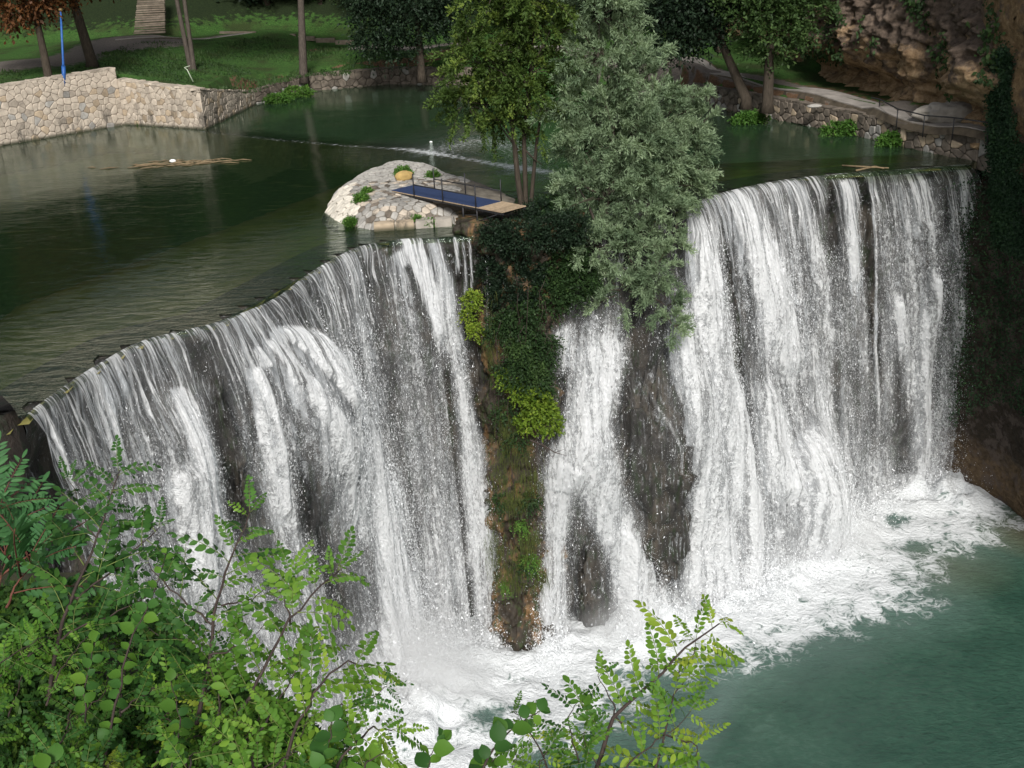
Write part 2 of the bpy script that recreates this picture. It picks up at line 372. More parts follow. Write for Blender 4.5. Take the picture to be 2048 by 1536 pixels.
def stained(name, col):
    t = NT(name); g = t.geo(); n = t.noise(g, 2.5, 5); z = t.new('ShaderNodeSeparateXYZ'); t.l(g, z.inputs[0]); oi = t.new('ShaderNodeObjectInfo')
    c = t.ramp(n, [(.3, [x * .72 for x in col]), (.7, [min(1, x * 1.12) for x in col])]); c = t.mix(1.0, c, t.ramp(oi.outputs['Random'], [(0, .68), (.6, 1), (1, 1.08)]), 'MULTIPLY')
    st = t.math('MULTIPLY', t.maprange(t.noise(t.mapping(g, (1, 1, .35)), .9, 5, .7), .5, .62), t.maprange(z.outputs['Z'], 1.9, .6)); c = t.mix(t.math('MULTIPLY', st, .8), c, (.07, .065, .055)); c = t.mix(t.maprange(z.outputs['Z'], .3, .02, 0, .85), c, (.04, .045, .025))
    t.base(c, .85, .2); t.bump(t.noise(g, 11, 6, .65), .7, .03); return t.m
M['st_pale'] = stained('pale_limestone', (.5, .43, .35)); M['st_tan'] = stained('tan_limestone', (.44, .35, .25))
M['st_grey'] = simple('grey_limestone', (.3, .285, .26), .3, 3, .85, .6, rnd=.3); M['st_white'] = simple('white_limestone', (.62, .57, .49), .2, 3, .85, .6, rnd=.15)
M['st_dark'] = simple('weathered_stone', (.15, .125, .1), .4, 2.5, .9, .7, rnd=.4); M['mortar'] = simple('mortar', (.26, .22, .18), .35, 3, .95, .5); M['mortar_d'] = simple('earth_mortar', (.07, .06, .045), .4, 3, .95, .5)

def wall_run(parent, pts, tops, size, seed, mats, trim=(), trim_end=(), thick=.06, gap=.014, width=.6, mortar='mortar', body='masonry', cap=290, base=-.5):
    """pts: plan points (left to right as seen from the water); tops: top z at each point"""
    for k in range(len(pts) - 1):
        a, b = np.array(pts[k]), np.array(pts[k + 1]); L = np.linalg.norm(b - a); T = (b - a) / L; N = np.array([T[1], -T[0]])
        za, zb = tops[k], tops[k + 1]; H = max(za, zb) - base
        def fm(u, v, h, a=a, T=T, N=N): q = a + T * u + N * h; return (q[0], q[1], v + base)
        top = lambda x, za=za, zb=zb, L=L: za + (zb - za) * min(1, max(0, x / L)) - base
        V = []
        for (q, z) in ((a + T * (.5 if k in trim else 0), za), (b - T * (.45 if k in trim_end else 0), zb)):
            for off in (0, -width):
                p = q + N * off; V += [(p[0], p[1], base), (p[0], p[1], z + .015)]
        F = [(0, 4, 5, 1), (2, 3, 7, 6), (1, 5, 7, 3), (0, 1, 3, 2), (4, 6, 7, 5)]
        ob(body, mk(body, V, F, M[mortar]), parent)
        V = []
        for (q, z) in ((a + T * (2.6 if k in trim else .5), za), (b - T * (1.5 if k in trim_end else .05), zb)):
            for off in (-width + .02, -width - 1.5):
                p = q + N * off; zz_ = z - .12 if off > -width - .5 else max(z - .12, gz1(*p) + .05); V += [(p[0], p[1], base), (p[0], p[1], zz_)]
        ob('earth_backing', mk('earth_backing', V, F, M['ground']), parent)
        lay_stones(parent, L, H, size, fm, thick, gap, [M[m] for m in mats], seed + k, top=top, cap=cap)
        # coping stones along the top
        n = max(2, int(L / (size * 1.2))); rnd = np.random.default_rng(seed + 77 + k); e = np.linspace(0, L, n + 1) + np.r_[0, rnd.uniform(-.08, .08, n - 1), 0] * size
        for i in range(n):
            u0, u1 = e[i] + gap * .5, e[i + 1] - gap * .5; z0 = za + (zb - za) * (u0 + u1) / 2 / L; hh = rnd.uniform(.05, .13)
            c2 = a + T * (u0 + u1) / 2 + N * (-width / 2 + rnd.uniform(0, .05)); m = MB(); s = (u1 - u0) / 2; wv = width / 2 + .05
            V, F = box_vf((c2[0], c2[1], z0 + hh / 2), np.r_[T * s, (zb - za) / L * s], np.r_[N * wv, 0], (0, 0, hh / 2 + .02)); V = [np.array(v) + rnd.uniform(-.025, .025, 3) for v in V]
            ob('coping_stone', mk('coping_stone', V, F, M[mats[0]]), parent)
wp = wallP[::-1]   # from left out of frame to the right end
w1 = empty('stone_wall', (*wp[1], 0)); tag(w1, 'tall pale rubble stone wall with coping, rising from the pond below the blue lamp post', 'wall')
wall_run(w1, [wp[0], wp[1], wp[2]], [4.2, 4.15, 4.35], .44, 3, ['st_pale', 'st_pale', 'st_tan', 'st_grey'], width=.8, cap=150)
w2 = empty('stone_wall', (*wp[3], 0)); tag(w2, 'lower pale rubble stone wall that bends and slopes down to the far end of the pond bank', 'wall')
wall_run(w2, [wp[2], wp[3], wp[4]], [3.45, 2.95, 1.05], .4, 9, ['st_pale', 'st_tan', 'st_pale', 'st_tan'], trim=(1,), trim_end=(0,), width=.7, cap=150)
w3 = empty('bank_wall', (*bankF[-1], 0)); tag(w3, 'low dark mossy stone wall along the far shaded shore of the pond', 'wall')
bf = bankF[::-1]; wall_run(w3, list(bf[[0, 2, 4, 6]]), [1.1, 1.4, 1.4, 1.4], .5, 21, ['st_dark', 'st_grey', 'st_dark'], thick=.1, gap=.03, mortar='mortar_d', cap=95)
w4 = empty('bank_wall', (*bankR[0], 0)); tag(w4, 'low rough stone wall with weeds under the walkway on the near side of the rock cliff', 'wall')
br = bankR[::-1]; wall_run(w4, list(br[[0, 2, 3, 4, 5]]) + [bankR[0], at(2035, 338, 0)[:2]], [1.35, 1.4, 1.35, 1.35, 1.4, 1.45, 1.45], .45, 31, ['st_dark', 'st_grey', 'st_tan'], thick=.1, gap=.03, mortar='mortar_d', cap=58)

def rebase(e):
    for c_ in e.children: c_.location = tuple(-np.array(e.location))
for e_ in (w1, w2, w3, w4): rebase(e_)
# pond bed: a shelf near the crest, deeper behind a sunken ledge
ledge = np.array([at(x, y, -.4)[:2] for x, y in [(-150,720),(30,600),(330,490),(560,405),(720,345),(900,330),(1100,330)]])
weir = np.array([at(x, y, 0)[:2] for x, y in [(270,250),(420,265),(560,280),(700,292),(815,299),(900,312),(1000,330),(1100,345)]])
t = NT('pond_bed'); g = t.geo(); n = t.noise(t.mapping(g, (.5, 1.4, 1)), .8, 6, .65); n2 = t.noise(g, 2.5, 6, .7)
deep = t.ramp(n2, [(.3, (.018, .05, .018)), (.6, (.055, .115, .035)), (.8, (.13, .2, .06))])
streak = t.noise(t.mapping(g, (.22, 1.7, 1), rot=(0, 0, .25)), 1.1, 5, .6)
deep = t.mix(t.maprange(streak, .6, .72), deep, (.36, .36, .16))
shal = t.ramp(n, [(.3, (.10, .13, .03)), (.5, (.22, .23, .055)), (.7, (.34, .32, .10))])
mud = t.ramp(n2, [(.3, (.13, .09, .04)), (.7, (.26, .2, .1))])
c = t.mix(t.attr('shal'), deep, shal); c = t.mix(t.attr('edge'), c, mud); c = t.mix(t.attr('pale'), c, t.ramp(n2, [(.3, (.3, .32, .2)), (.7, (.5, .5, .34))]))
t.base(c, .95, .1); M['bed'] = t.m
xs = np.arange(-60, 34, .45); ys = np.arange(24, 113, .45); X, Y = np.meshgrid(xs, ys, indexing='ij'); Q = np.stack([X.ravel(), Y.ravel()], 1)
cl = np.vstack([crL, crR]); dc, _ = seg_dist(Q, cl); dl, _ = seg_dist(Q, ledge); dw, _ = seg_dist(Q, weir)
yl = np.interp(Q[:, 0], ledge[:, 0], ledge[:, 1]); sh = np.clip((yl - Q[:, 1]) / 1.2 + .5, 0, 1)
yw = np.interp(Q[:, 0], weir[:, 0], weir[:, 1])
zb = -1.7 + sh * 1.15; zb = np.where(dw < .5, -.05, zb); zb = np.maximum(zb, -.12 - dc * .22); zb += .06 * fbm(np.c_[Q * .6, Q[:, :1] * 0], 3)
zb = np.minimum(zb, -.06)
pale = np.clip(1.3 - seg_dist(Q, wp[:4])[0] / 5.5, 0, .9) * (Q[:, 1] < yw + 2); pale *= np.clip((-24 - Q[:, 0]) / 6, 0, 1)
tri = np.array([at(x, y, 0)[:2] for x, y in [(400,262),(590,282),(500,318)]]); pale = np.maximum(pale, .35 * inside(Q, tri))
F = grid_faces(len(xs), len(ys)); ce = Q[F].mean(1); kp = inside(ce, water_poly)
edge = np.clip(1.2 - dl / 1.3, 0, 1) * .8; edge = np.maximum(edge, np.clip(1.3 - dw / .8, 0, 1) * .7); edge = np.maximum(edge, np.clip(1 - dc / 2.5, 0, 1) * .55)
tag(ob('pond_bed', mk('pond_bed', np.c_[Q, zb], F[kp], M['bed'], True, {'shal': sh * (Q[:, 1] < 75), 'edge': edge, 'pale': pale})), kind='structure')

# clear river water: tinted transparency with a rippled mirror surface
t = NT('river_water'); g = t.geo(); tr = t.new('ShaderNodeBsdfTransparent'); gl = t.new('ShaderNodeBsdfGlossy'); gl.inputs['Roughness'].default_value = .04; gl.inputs['Color'].default_value = (.9, 1, .95, 1)
tr.inputs[0].default_value = (.56, .62, .45, 1)
fr = t.new('ShaderNodeFresnel'); fr.inputs['IOR'].default_value = 1.33
h1 = t.noise(t.mapping(g, (.9, 2.6, 1), rot=(0, 0, .6)), 1.0, 5, .62, .9); h2 = t.noise(g, 7, 3, .6)
amp = t.maprange(t.attr('fast'), 0, 1, .07, 1.0); h = t.math('MULTIPLY', t.math('ADD', h1, t.math('MULTIPLY', h2, .18)), amp)
b = t.new('ShaderNodeBump'); b.inputs['Strength'].default_value = .5; b.inputs['Distance'].default_value = .3; t.l(h, b.inputs['Height'])
t.l(b.outputs[0], gl.inputs['Normal']); t.l(b.outputs[0], fr.inputs['Normal'])
deepm = t.new('ShaderNodeBsdfDiffuse'); deepm.inputs[0].default_value = (.026, .052, .026, 1)
m0 = t.new('ShaderNodeMixShader'); t.l(t.maprange(t.attr('murk'), 0, 1, .2, .7), m0.inputs[0]); t.l(tr.outputs[0], m0.inputs[1]); t.l(deepm.outputs[0], m0.inputs[2])
m1 = t.new('ShaderNodeMixShader'); t.l(t.math('MULTIPLY', fr.outputs[0], 1.05, True), m1.inputs[0]); t.l(m0.outputs[0], m1.inputs[1]); t.l(gl.outputs[0], m1.inputs[2])
foamc = t.new('ShaderNodeBsdfDiffuse'); foamc.inputs[0].default_value = (.7, .72, .72, 1)
fn = t.noise(t.mapping(g, (1.2, 3.5, 1), rot=(0, 0, .2)), 3.2, 6, .7)
m2 = t.new('ShaderNodeMixShader'); t.l(t.math('MULTIPLY', t.maprange(t.math('ADD', fn, t.math('MULTIPLY', t.attr('foam'), .33)), .66, .78), .75), m2.inputs[0]); t.l(m1.outputs[0], m2.inputs[1]); t.l(foamc.outputs[0], m2.inputs[2])
t.l(m2.outputs[0], t.out.inputs[0]); M['river'] = t.m
xs = np.arange(-62, 34, .5); ys = np.arange(22, 114, .5); X, Y = np.meshgrid(xs, ys, indexing='ij'); Q = np.stack([X.ravel(), Y.ravel()], 1)
F = grid_faces(len(xs), len(ys)); ce = Q[F].mean(1); kp = inside(ce, water_poly) & (seg_dist(ce, cl)[0] > .3)
def snap(Qp, P):
    bd = np.full(len(Qp), 1e9); bp = Qp.copy()
    for i in range(len(P) - 1):
        a_, b_ = P[i], P[i + 1]; ab = b_ - a_; t_ = np.clip(((Qp - a_) @ ab) / (ab @ ab), 0, 1); pp = a_ + t_[:, None] * ab; d_ = np.linalg.norm(Qp - pp, axis=1); m_ = d_ < bd; bd[m_] = d_[m_]; bp[m_] = pp[m_]
    return bd, bp
for cr_ in (crL, crR):
    bd_, bp_ = snap(Q, cr_); used = np.zeros(len(Q), bool); used[F[kp].ravel()] = True; mv = used & ((bd_ < .42) | (~inside(Q, water_poly) & (bd_ < 1.0))); Q[mv] = bp_[mv]
qa = Q[F]; ar = .5 * ((qa[:, 2, 0] - qa[:, 0, 0]) * (qa[:, 3, 1] - qa[:, 1, 1]) - (qa[:, 3, 0] - qa[:, 1, 0]) * (qa[:, 2, 1] - qa[:, 0, 1])); kp &= ar > .02
dc, _ = seg_dist(Q, cl); dw, _ = seg_dist(Q, weir); fast = np.clip(1 - dc / 11, 0, 1) ** 1.4 * .8; pool = (Q[:, 1] > np.interp(Q[:, 0], weir[:, 0], weir[:, 1])).astype(float)
swirl = np.array([at(x, y, 0)[:2] for x, y in [(880,300),(960,280),(1050,300),(1050,340)]]); dsw, _ = seg_dist(Q, swirl)
foam = np.clip(.5 - dsw / 9, 0, 1) + np.clip(.75 - dw / .7, 0, 1) * np.interp(Q[:, 0], [-30, -10, 0], [.5, .8, 1]); fast = np.maximum(fast, np.clip(1 - dsw / 9, 0, .8))
V = np.c_[Q, .012 * fbm(np.c_[Q * .5, Q[:, :1] * 0], 2)]
tag(ob('river_water', mk('river_water', V, F[kp], M['river'], True, {'fast': fast, 'murk': pool * np.clip(dw / 3, 0, 1), 'foam': foam})), kind='structure')
# the lip: water sliding over the crest
def strip_lip(P):
    P = resample(P, 160); T = np.gradient(P, axis=0); T /= np.linalg.norm(T, axis=1)[:, None]; N = np.c_[T[:, 1], -T[:, 0]]
    rows = [(-.02, 0.0), (.02, -.01), (.05, -.035), (.1, -.1), (.16, -.22)]
    V = np.stack([np.c_[P + N * o, np.full(160, z)] for o, z in rows], 1).reshape(-1, 3)
    return V, grid_faces(160, len(rows))[:, ::-1]
for cr in (crL, crR):
    V, F = strip_lip(cr); n = len(V)
    o = ob('river_water', mk('river_water', V, F, M['river'], True, {'fast': np.full(n, .8), 'murk': np.zeros(n), 'foam': np.full(n, .0)})); tag(o, kind='structure')
# ------------------------------------------------------------------ wet rock
def rockmat(name, c1, c2, moss, mossamt=.5, wet=.35, drip=0):
    t = NT(name); g = t.geo(); n = t.noise(t.mapping(g, (1, 1, .45)), .9, 8, .65, .6); n2 = t.noise(t.mapping(g, (1, 1, .25)), 2.6, 6, .7)
    c = t.ramp(n, [(.32, [x * .5 for x in c1]), (.5, c1), (.64, c2)]); c = t.mix(t.maprange(n2, 1 - mossamt, 1.12 - mossamt), c, moss)
    if drip: c = t.mix(t.math('MULTIPLY', t.maprange(t.noise(t.mapping(g, (1, 1, .06)), 7.5, 4, .7, .15), .56, .66), t.maprange(t.noise(t.mapping(g, (1, 1, 1)), 9, 3, .7), .35, .6, .1, .55)), c, (.5, .52, .54))
    t.base(c, .55 if wet else .9, .4); t.bump(t.math('ADD', n, t.math('MULTIPLY', n2, .6)), 1.0, .25); return t.m
M['rock_wet'] = rockmat('wet_tufa', (.03, .027, .024), (.065, .054, .042), (.022, .03, .015), .5, .35, 1)
M['rock_but'] = rockmat('mossy_tufa', (.04, .03, .02), (.2, .115, .05), (.03, .042, .012), .5)
M['rock_cliff'] = rockmat('ochre_cliff', (.075, .05, .04), (.2, .135, .085), (.05, .035, .03), .42, 0)
M['rock_left'] = rockmat('left_rock', (.03, .022, .017), (.07, .045, .03), (.015, .022, .01), .5)

HF = 22.0
def curve_frame(P):
    T = np.gradient(P, axis=0); T /= np.linalg.norm(T, axis=1)[:, None]; return T, np.c_[T[:, 1], -T[:, 0]]
class Curtain:
    def __init__(s, crest, base, nu=420, nv=250):
        s.nu, s.nv = nu, nv; s.Cc = resample(crest, nu); s.len = np.linalg.norm(np.diff(s.Cc, axis=0), axis=1).sum()
        bb = np.array(base); tt = np.linspace(0, 1, nu); s.B = np.stack([np.interp(tt, bb[:, 0], bb[:, k]) for k in (1, 2)], 1)
        T, s.N = curve_frame(s.Cc); s.u = np.linspace(0, 1, nv) ** 1.35
        s.S = np.repeat(tt * s.len, nv); s.D = np.tile(s.u * HF, nu)
    def pos(s, off=0.0, ripple=0.0, seed=0, lip=.03):
        k = np.sqrt(s.u)[None, :, None]; xy = s.Cc[:, None, :] + (s.B - s.Cc)[:, None, :] * k
        z = -HF * s.u[None, :] + lip + np.zeros((s.nu, 1))
        o = off * np.sqrt(np.clip(s.u, 0, 1))[None, :] * np.ones((s.nu, 1))
        if ripple:
            S = s.S.reshape(s.nu, s.nv); D = s.D.reshape(s.nu, s.nv)
            o = o + ripple * fbm(np.stack([S * 1.1, D * .12, np.full_like(S, seed)], -1), 4, .6) * np.clip(D / 1.2, .02, 1)
        xy = xy + s.N[:, None, :] * o[:, :, None]
        return np.concatenate([xy, z[:, :, None]], 2).reshape(-1, 3)
    def project(s):
        P = s.pos() - np.array([0, 0, CZ]); w = P @ _F; return np.stack([1024 + FPX * (P @ RX) / w, 768 - FPX * (P @ UX) / w], 1), FPX / w
    def density(s, base, plumes):
        px, sc = s.project(); d = base(s.S / s.len, s.D / HF)
        SD = np.stack([s.S, s.D], 1)
        for pts, wd, st in plumes:
            ctl = []; wv = []
            for i, p in enumerate(pts):
                j = np.argmin(((px - np.array(p)) ** 2).sum(1)); ctl.append(SD[j]); wv.append((wd[i] if isinstance(wd, (list, tuple)) else wd) / sc[j])
            tc = list(np.linspace(0, 1, len(ctl))); dist, ww = seg_dist(SD * [1, .999], ctl, wv); _, tt_ = seg_dist(SD * [1, .999], ctl, tc)
            tap = np.clip((1 - tt_) / .3, 0, 1) if ctl[-1][1] < HF * .9 else 1.0
            if ctl[0][1] > 2.5: tap = tap * np.clip(.25 + tt_ / .22, 0, 1)
            edge = 1 + .35 * fbm(np.c_[SD * [.9, .25], SD[:, :1] * 0 + len(ctl)], 3)
            f = np.clip((1.85 - dist / (ww * edge + 1e-6)) / 1.5, 0, 1); f = f * f * (3 - 2 * f) * tap
            d = np.where(st >= 0, np.maximum(d, st * f), d * (1 + st * f)) if True else d
        return np.clip(d, 0, 1)
def base_frac(P, at_list):
    return at_list
# left fall: from the near bank to the tufa buttress
bL = []
Lc = resample(crL, 101); TL, NL = curve_frame(Lc)
for k in (0, 20, 40, 60, 80, 100): bL.append((k / 100, *(Lc[k] + NL[k] * (1.9 if k < 30 else 2.3))))
b_ = at(985, 1290, -HF)[:2]; bL[-2] = (.8, *(0.75 * np.array(bL[-2][1:]) + .25 * b_ + [-.6, 0])); bL[-1] = (1.0, *(b_ + [1.6, 0.6]))
CL = Curtain(crL, bL)
bR = [(k, *at(x, y, -HF)[:2]) for k, x, y in [(0, 1075, 1300), (.1, 1150, 1290), (.2, 1270, 1270), (.3, 1385, 1225), (.37, 1480, 1190), (.5, 1570, 1140), (.62, 1660, 1075), (.74, 1740, 1015), (.85, 1842, 968), (1, 1992, 950)]]
CR = Curtain(crR, bR, 460, 250)

def baseL(s, u):
    n = .1 * fbm(np.stack([s * 22, u * 1.5, s * 0], -1), 3)
    d = .45 + .19 * u + 1.4 * n; d = np.where(s > .885, .0, d)
    return d - .04 * np.clip((u - .2) * 2, 0, 1) * np.clip((s - .45) * 4, 0, 1)
plL = [([(548,668),(590,720),(650,800),(700,920),(735,1060),(760,1200)], [10, 26, 34, 36, 40, 50], .93), ([(70,850),(150,1050),(260,1300)], 46, .7), ([(180,760),(260,950),(350,1150)], 40, .66),
       ([(355,800),(390,900),(420,1050),(470,1250)], [24, 36, 50, 60], .97), ([(330,900),(390,1050),(450,1300)], [30, 50, 80], .9),
       ([(430,760),(450,880),(470,1010),(500,1100)], [14, 22, 26, 30], -.75), ([(400,690),(410,760)], 18, -.5),
       ([(500,740),(530,880),(560,1000),(600,1150)], [12, 18, 18, 20], .9), ([(470,900),(520,1080),(580,1300)], [14, 26, 30], -.55),
       ([(565,900),(620,1040),(680,1200),(720,1340)], [16, 34, 42, 46], -.8),
       ([(545,665),(600,690),(665,780),(730,900),(775,1050),(800,1200),(820,1400)], [18, 38, 50, 58, 75, 105, 140], 1.0),
       ([(520,690),(580,800),(640,900),(700,1050),(740,1200)], [16, 34, 40, 30, 30], .86), ([(500,700),(520,740)], 14, .9),
       ([(800,490),(860,600),(900,760)], [34, 34, 22], .84), ([(870,490),(905,640),(940,900),(968,1150),(980,1290)], [12, 18, 24, 30, 36], .74),
       ([(815,540),(850,640),(870,740)], [8, 12, 10], -.6), ([(740,560),(790,720),(850,950),(880,1150)], [20, 40, 55, 60], -.22),
       ([(770,478),(790,510)], [18, 16], -.9), ([(925,480),(930,620)], 2.5, .6), ([(938,480),(944,640)], 2.2, .55), ([(910,478),(915,560)], 3, .5), ([(972,480),(974,700)], 1.6, .5)]
def baseR(s, u):
    n = .1 * fbm(np.stack([s * 30, u * 1.5, s * 0 + 4], -1), 3)
    d = .44 + .14 * u + 1.8 * n; d = np.where(s < .30, .16 + n, d)
    return np.where(s > .975, d * .8, d)
plR = [([(1605,835),(1622,930),(1640,1080)], [44, 66, 80], 1.0), ([(1180,600),(1170,740),(1150,860),(1120,950),(1110,1100),(1105,1290)], [30, 34, 34, 38, 30, 46], .8),
       ([(1225,600),(1225,720),(1190,830),(1195,950),(1235,1100),(1285,1270)], [24, 18, 22, 30, 34, 52], .84),
       ([(1130,640),(1150,760)], 24, .7), ([(1145,900),(1110,1000)], 34, .95), ([(1215,1030),(1260,1140),(1310,1250)], [18, 34, 50], .98),
       ([(1185,1070),(1190,1150),(1185,1240)], [10, 24, 34], -.75), ([(1270,750),(1310,850),(1350,960),(1370,1060)], [2.5, 3, 3, 2.5], .55),
       ([(1360,560),(1380,760),(1410,960),(1440,1170)], [30, 40, 42, 40], .84), ([(1390,430),(1425,620),(1460,800),(1500,1000),(1510,1180)], [26, 34, 34, 24, 30], 1.0),
       ([(1440,450),(1470,620),(1490,800),(1515,960)], [5, 8, 10, 8], -.95), ([(1480,400),(1540,560),(1580,700),(1600,860)], [30, 46, 42, 30], .92),
       ([(1530,720),(1550,900),(1570,1060)], [20, 34, 40], .9), ([(1660,370),(1665,440),(1672,540)], [7, 12, 9], -1), ([(1600,380),(1640,560),(1655,800)], [18, 20, 14], .7),
       ([(1672,700),(1680,900)], 11, -.6), ([(1690,370),(1715,520),(1725,620)], [10, 20, 22], .85), ([(1725,360),(1742,520),(1752,700),(1765,900)], [12, 14, 10, 9], -.95),
       ([(1745,370),(1752,700),(1760,960)], 3, .7), ([(1790,560),(1810,700),(1825,900)], [9, 10, 8], .9), ([(1700,700),(1740,860),(1790,930)], [16, 26, 40], -.35),
       ([(1800,700),(1812,940)], [12, 16], -.5), ([(1885,340),(1892,480)], [5, 9], -.75), ([(1870,510),(1855,650),(1845,950)], [9, 15, 13], .95), ([(1920,540),(1940,760),(1950,930)], [20, 22, 22], .8),
       ([(1820,350),(1850,520)], 12, .75), ([(1500,385),(1640,365)], 10, .62)]
dL = CL.density(baseL, plL); dR = CR.density(baseR, plR)
# spray shreds the edges of each sheet
for cu, d in ((CL, dL), (CR, dR)):
    pass
dL *= np.clip(CL.S / .5, 0, 1); dR *= np.clip((CR.len - CR.S) / .4, 0, 1)

def fallmat(name, seed, col=(.93, .94, .95), gain=1.0, veil=.4):
    t = NT(name); uv = t.new('ShaderNodeUVMap').outputs[0]; m = t.mapping(uv, (1, 1, 1), (seed * 17.3, seed * 5.1, 0)); d0_ = t.attr('dens'); dr = t.attr('drop')
    wob = t.new('ShaderNodeTexNoise'); t.l(t.mapping(uv, (.8, .35, 1)), wob.inputs['Vector']); wob.inputs['Scale'].default_value = 1.0; wob.inputs['Detail'].default_value = 3
    vm = t.new('ShaderNodeVectorMath'); vm.operation = 'SCALE'; t.l(wob.outputs['Color'], vm.inputs[0]); vm.inputs['Scale'].default_value = .55
    va = t.new('ShaderNodeVectorMath'); t.l(m, va.inputs[0]); t.l(vm.outputs[0], va.inputs[1]); mm = va.outputs[0]
    d = t.math('MULTIPLY', d0_, t.maprange(t.noise(t.mapping(mm, (2.6, .13, 1)), 1, 4, .6, .3), .34, .62, .62, 1.12), True)
    streak = t.noise(t.mapping(mm, (8.5, .32, 1)), 1, 4, .6); clump = t.noise(t.mapping(mm, (4.2, 1.5, 1)), 1, 6, .68, .5); fine = t.noise(t.mapping(mm, (13, 5.2, 1)), 1, 4, .65, .7)
    low = t.math('ADD', t.math('MULTIPLY', clump, .55), t.math('MULTIPLY', fine, .45))
    k = t.maprange(dr, .3, 6.0); n = t.mix(k, streak, low)
    n = t.math('ADD', t.math('MULTIPLY', t.math('SUBTRACT', n, .5), 3.0), .5)
    thr = t.math('SUBTRACT', 1.0, t.math('MULTIPLY', d, .97)); a = t.maprange(t.math('SUBTRACT', n, thr), -.2, .34)
    a = t.math('MULTIPLY', a, gain); vl = t.math('MULTIPLY', t.math('POWER', d, 1.5), t.maprange(dr, .5, 14, veil, veil + .38)); a = t.math('MAXIMUM', a, vl); a = t.math('MULTIPLY', a, t.maprange(d, .02, .16))
    cn = t.math('ADD', t.noise(t.mapping(mm, (11, 4, 1)), 1, 5, .7, .6), t.math('MULTIPLY', t.math('SUBTRACT', d, .7), .35)); c_ = t.mix(t.maprange(cn, .3, .56), [x * .7 for x in col], col)
    t.base(c_, .4, .5); t.bump(t.math('ADD', n, t.math('MULTIPLY', cn, 2.0)), .9, .09)
    trl = t.new('ShaderNodeBsdfTranslucent'); trl.inputs[0].default_value = (*col, 1); mw = t.new('ShaderNodeMixShader'); mw.inputs[0].default_value = .3
    t.l(t.b.outputs[0], mw.inputs[1]); t.l(trl.outputs[0], mw.inputs[2])
    tp = t.new('ShaderNodeBsdfTransparent'); mx = t.new('ShaderNodeMixShader'); t.l(a, mx.inputs[0]); t.l(tp.outputs[0], mx.inputs[1]); t.l(mw.outputs[0], mx.inputs[2]); t.l(mx.outputs[0], t.out.inputs[0]); return t.m
M['fall_f'] = fallmat('falling_water_front', 1); M['fall_b'] = fallmat('falling_water_back', 2, (.74, .77, .8), .9, .4)
M['drops'] = simple('white_droplets', (.88, .9, .92), .02, 3, .45, 0, .5)

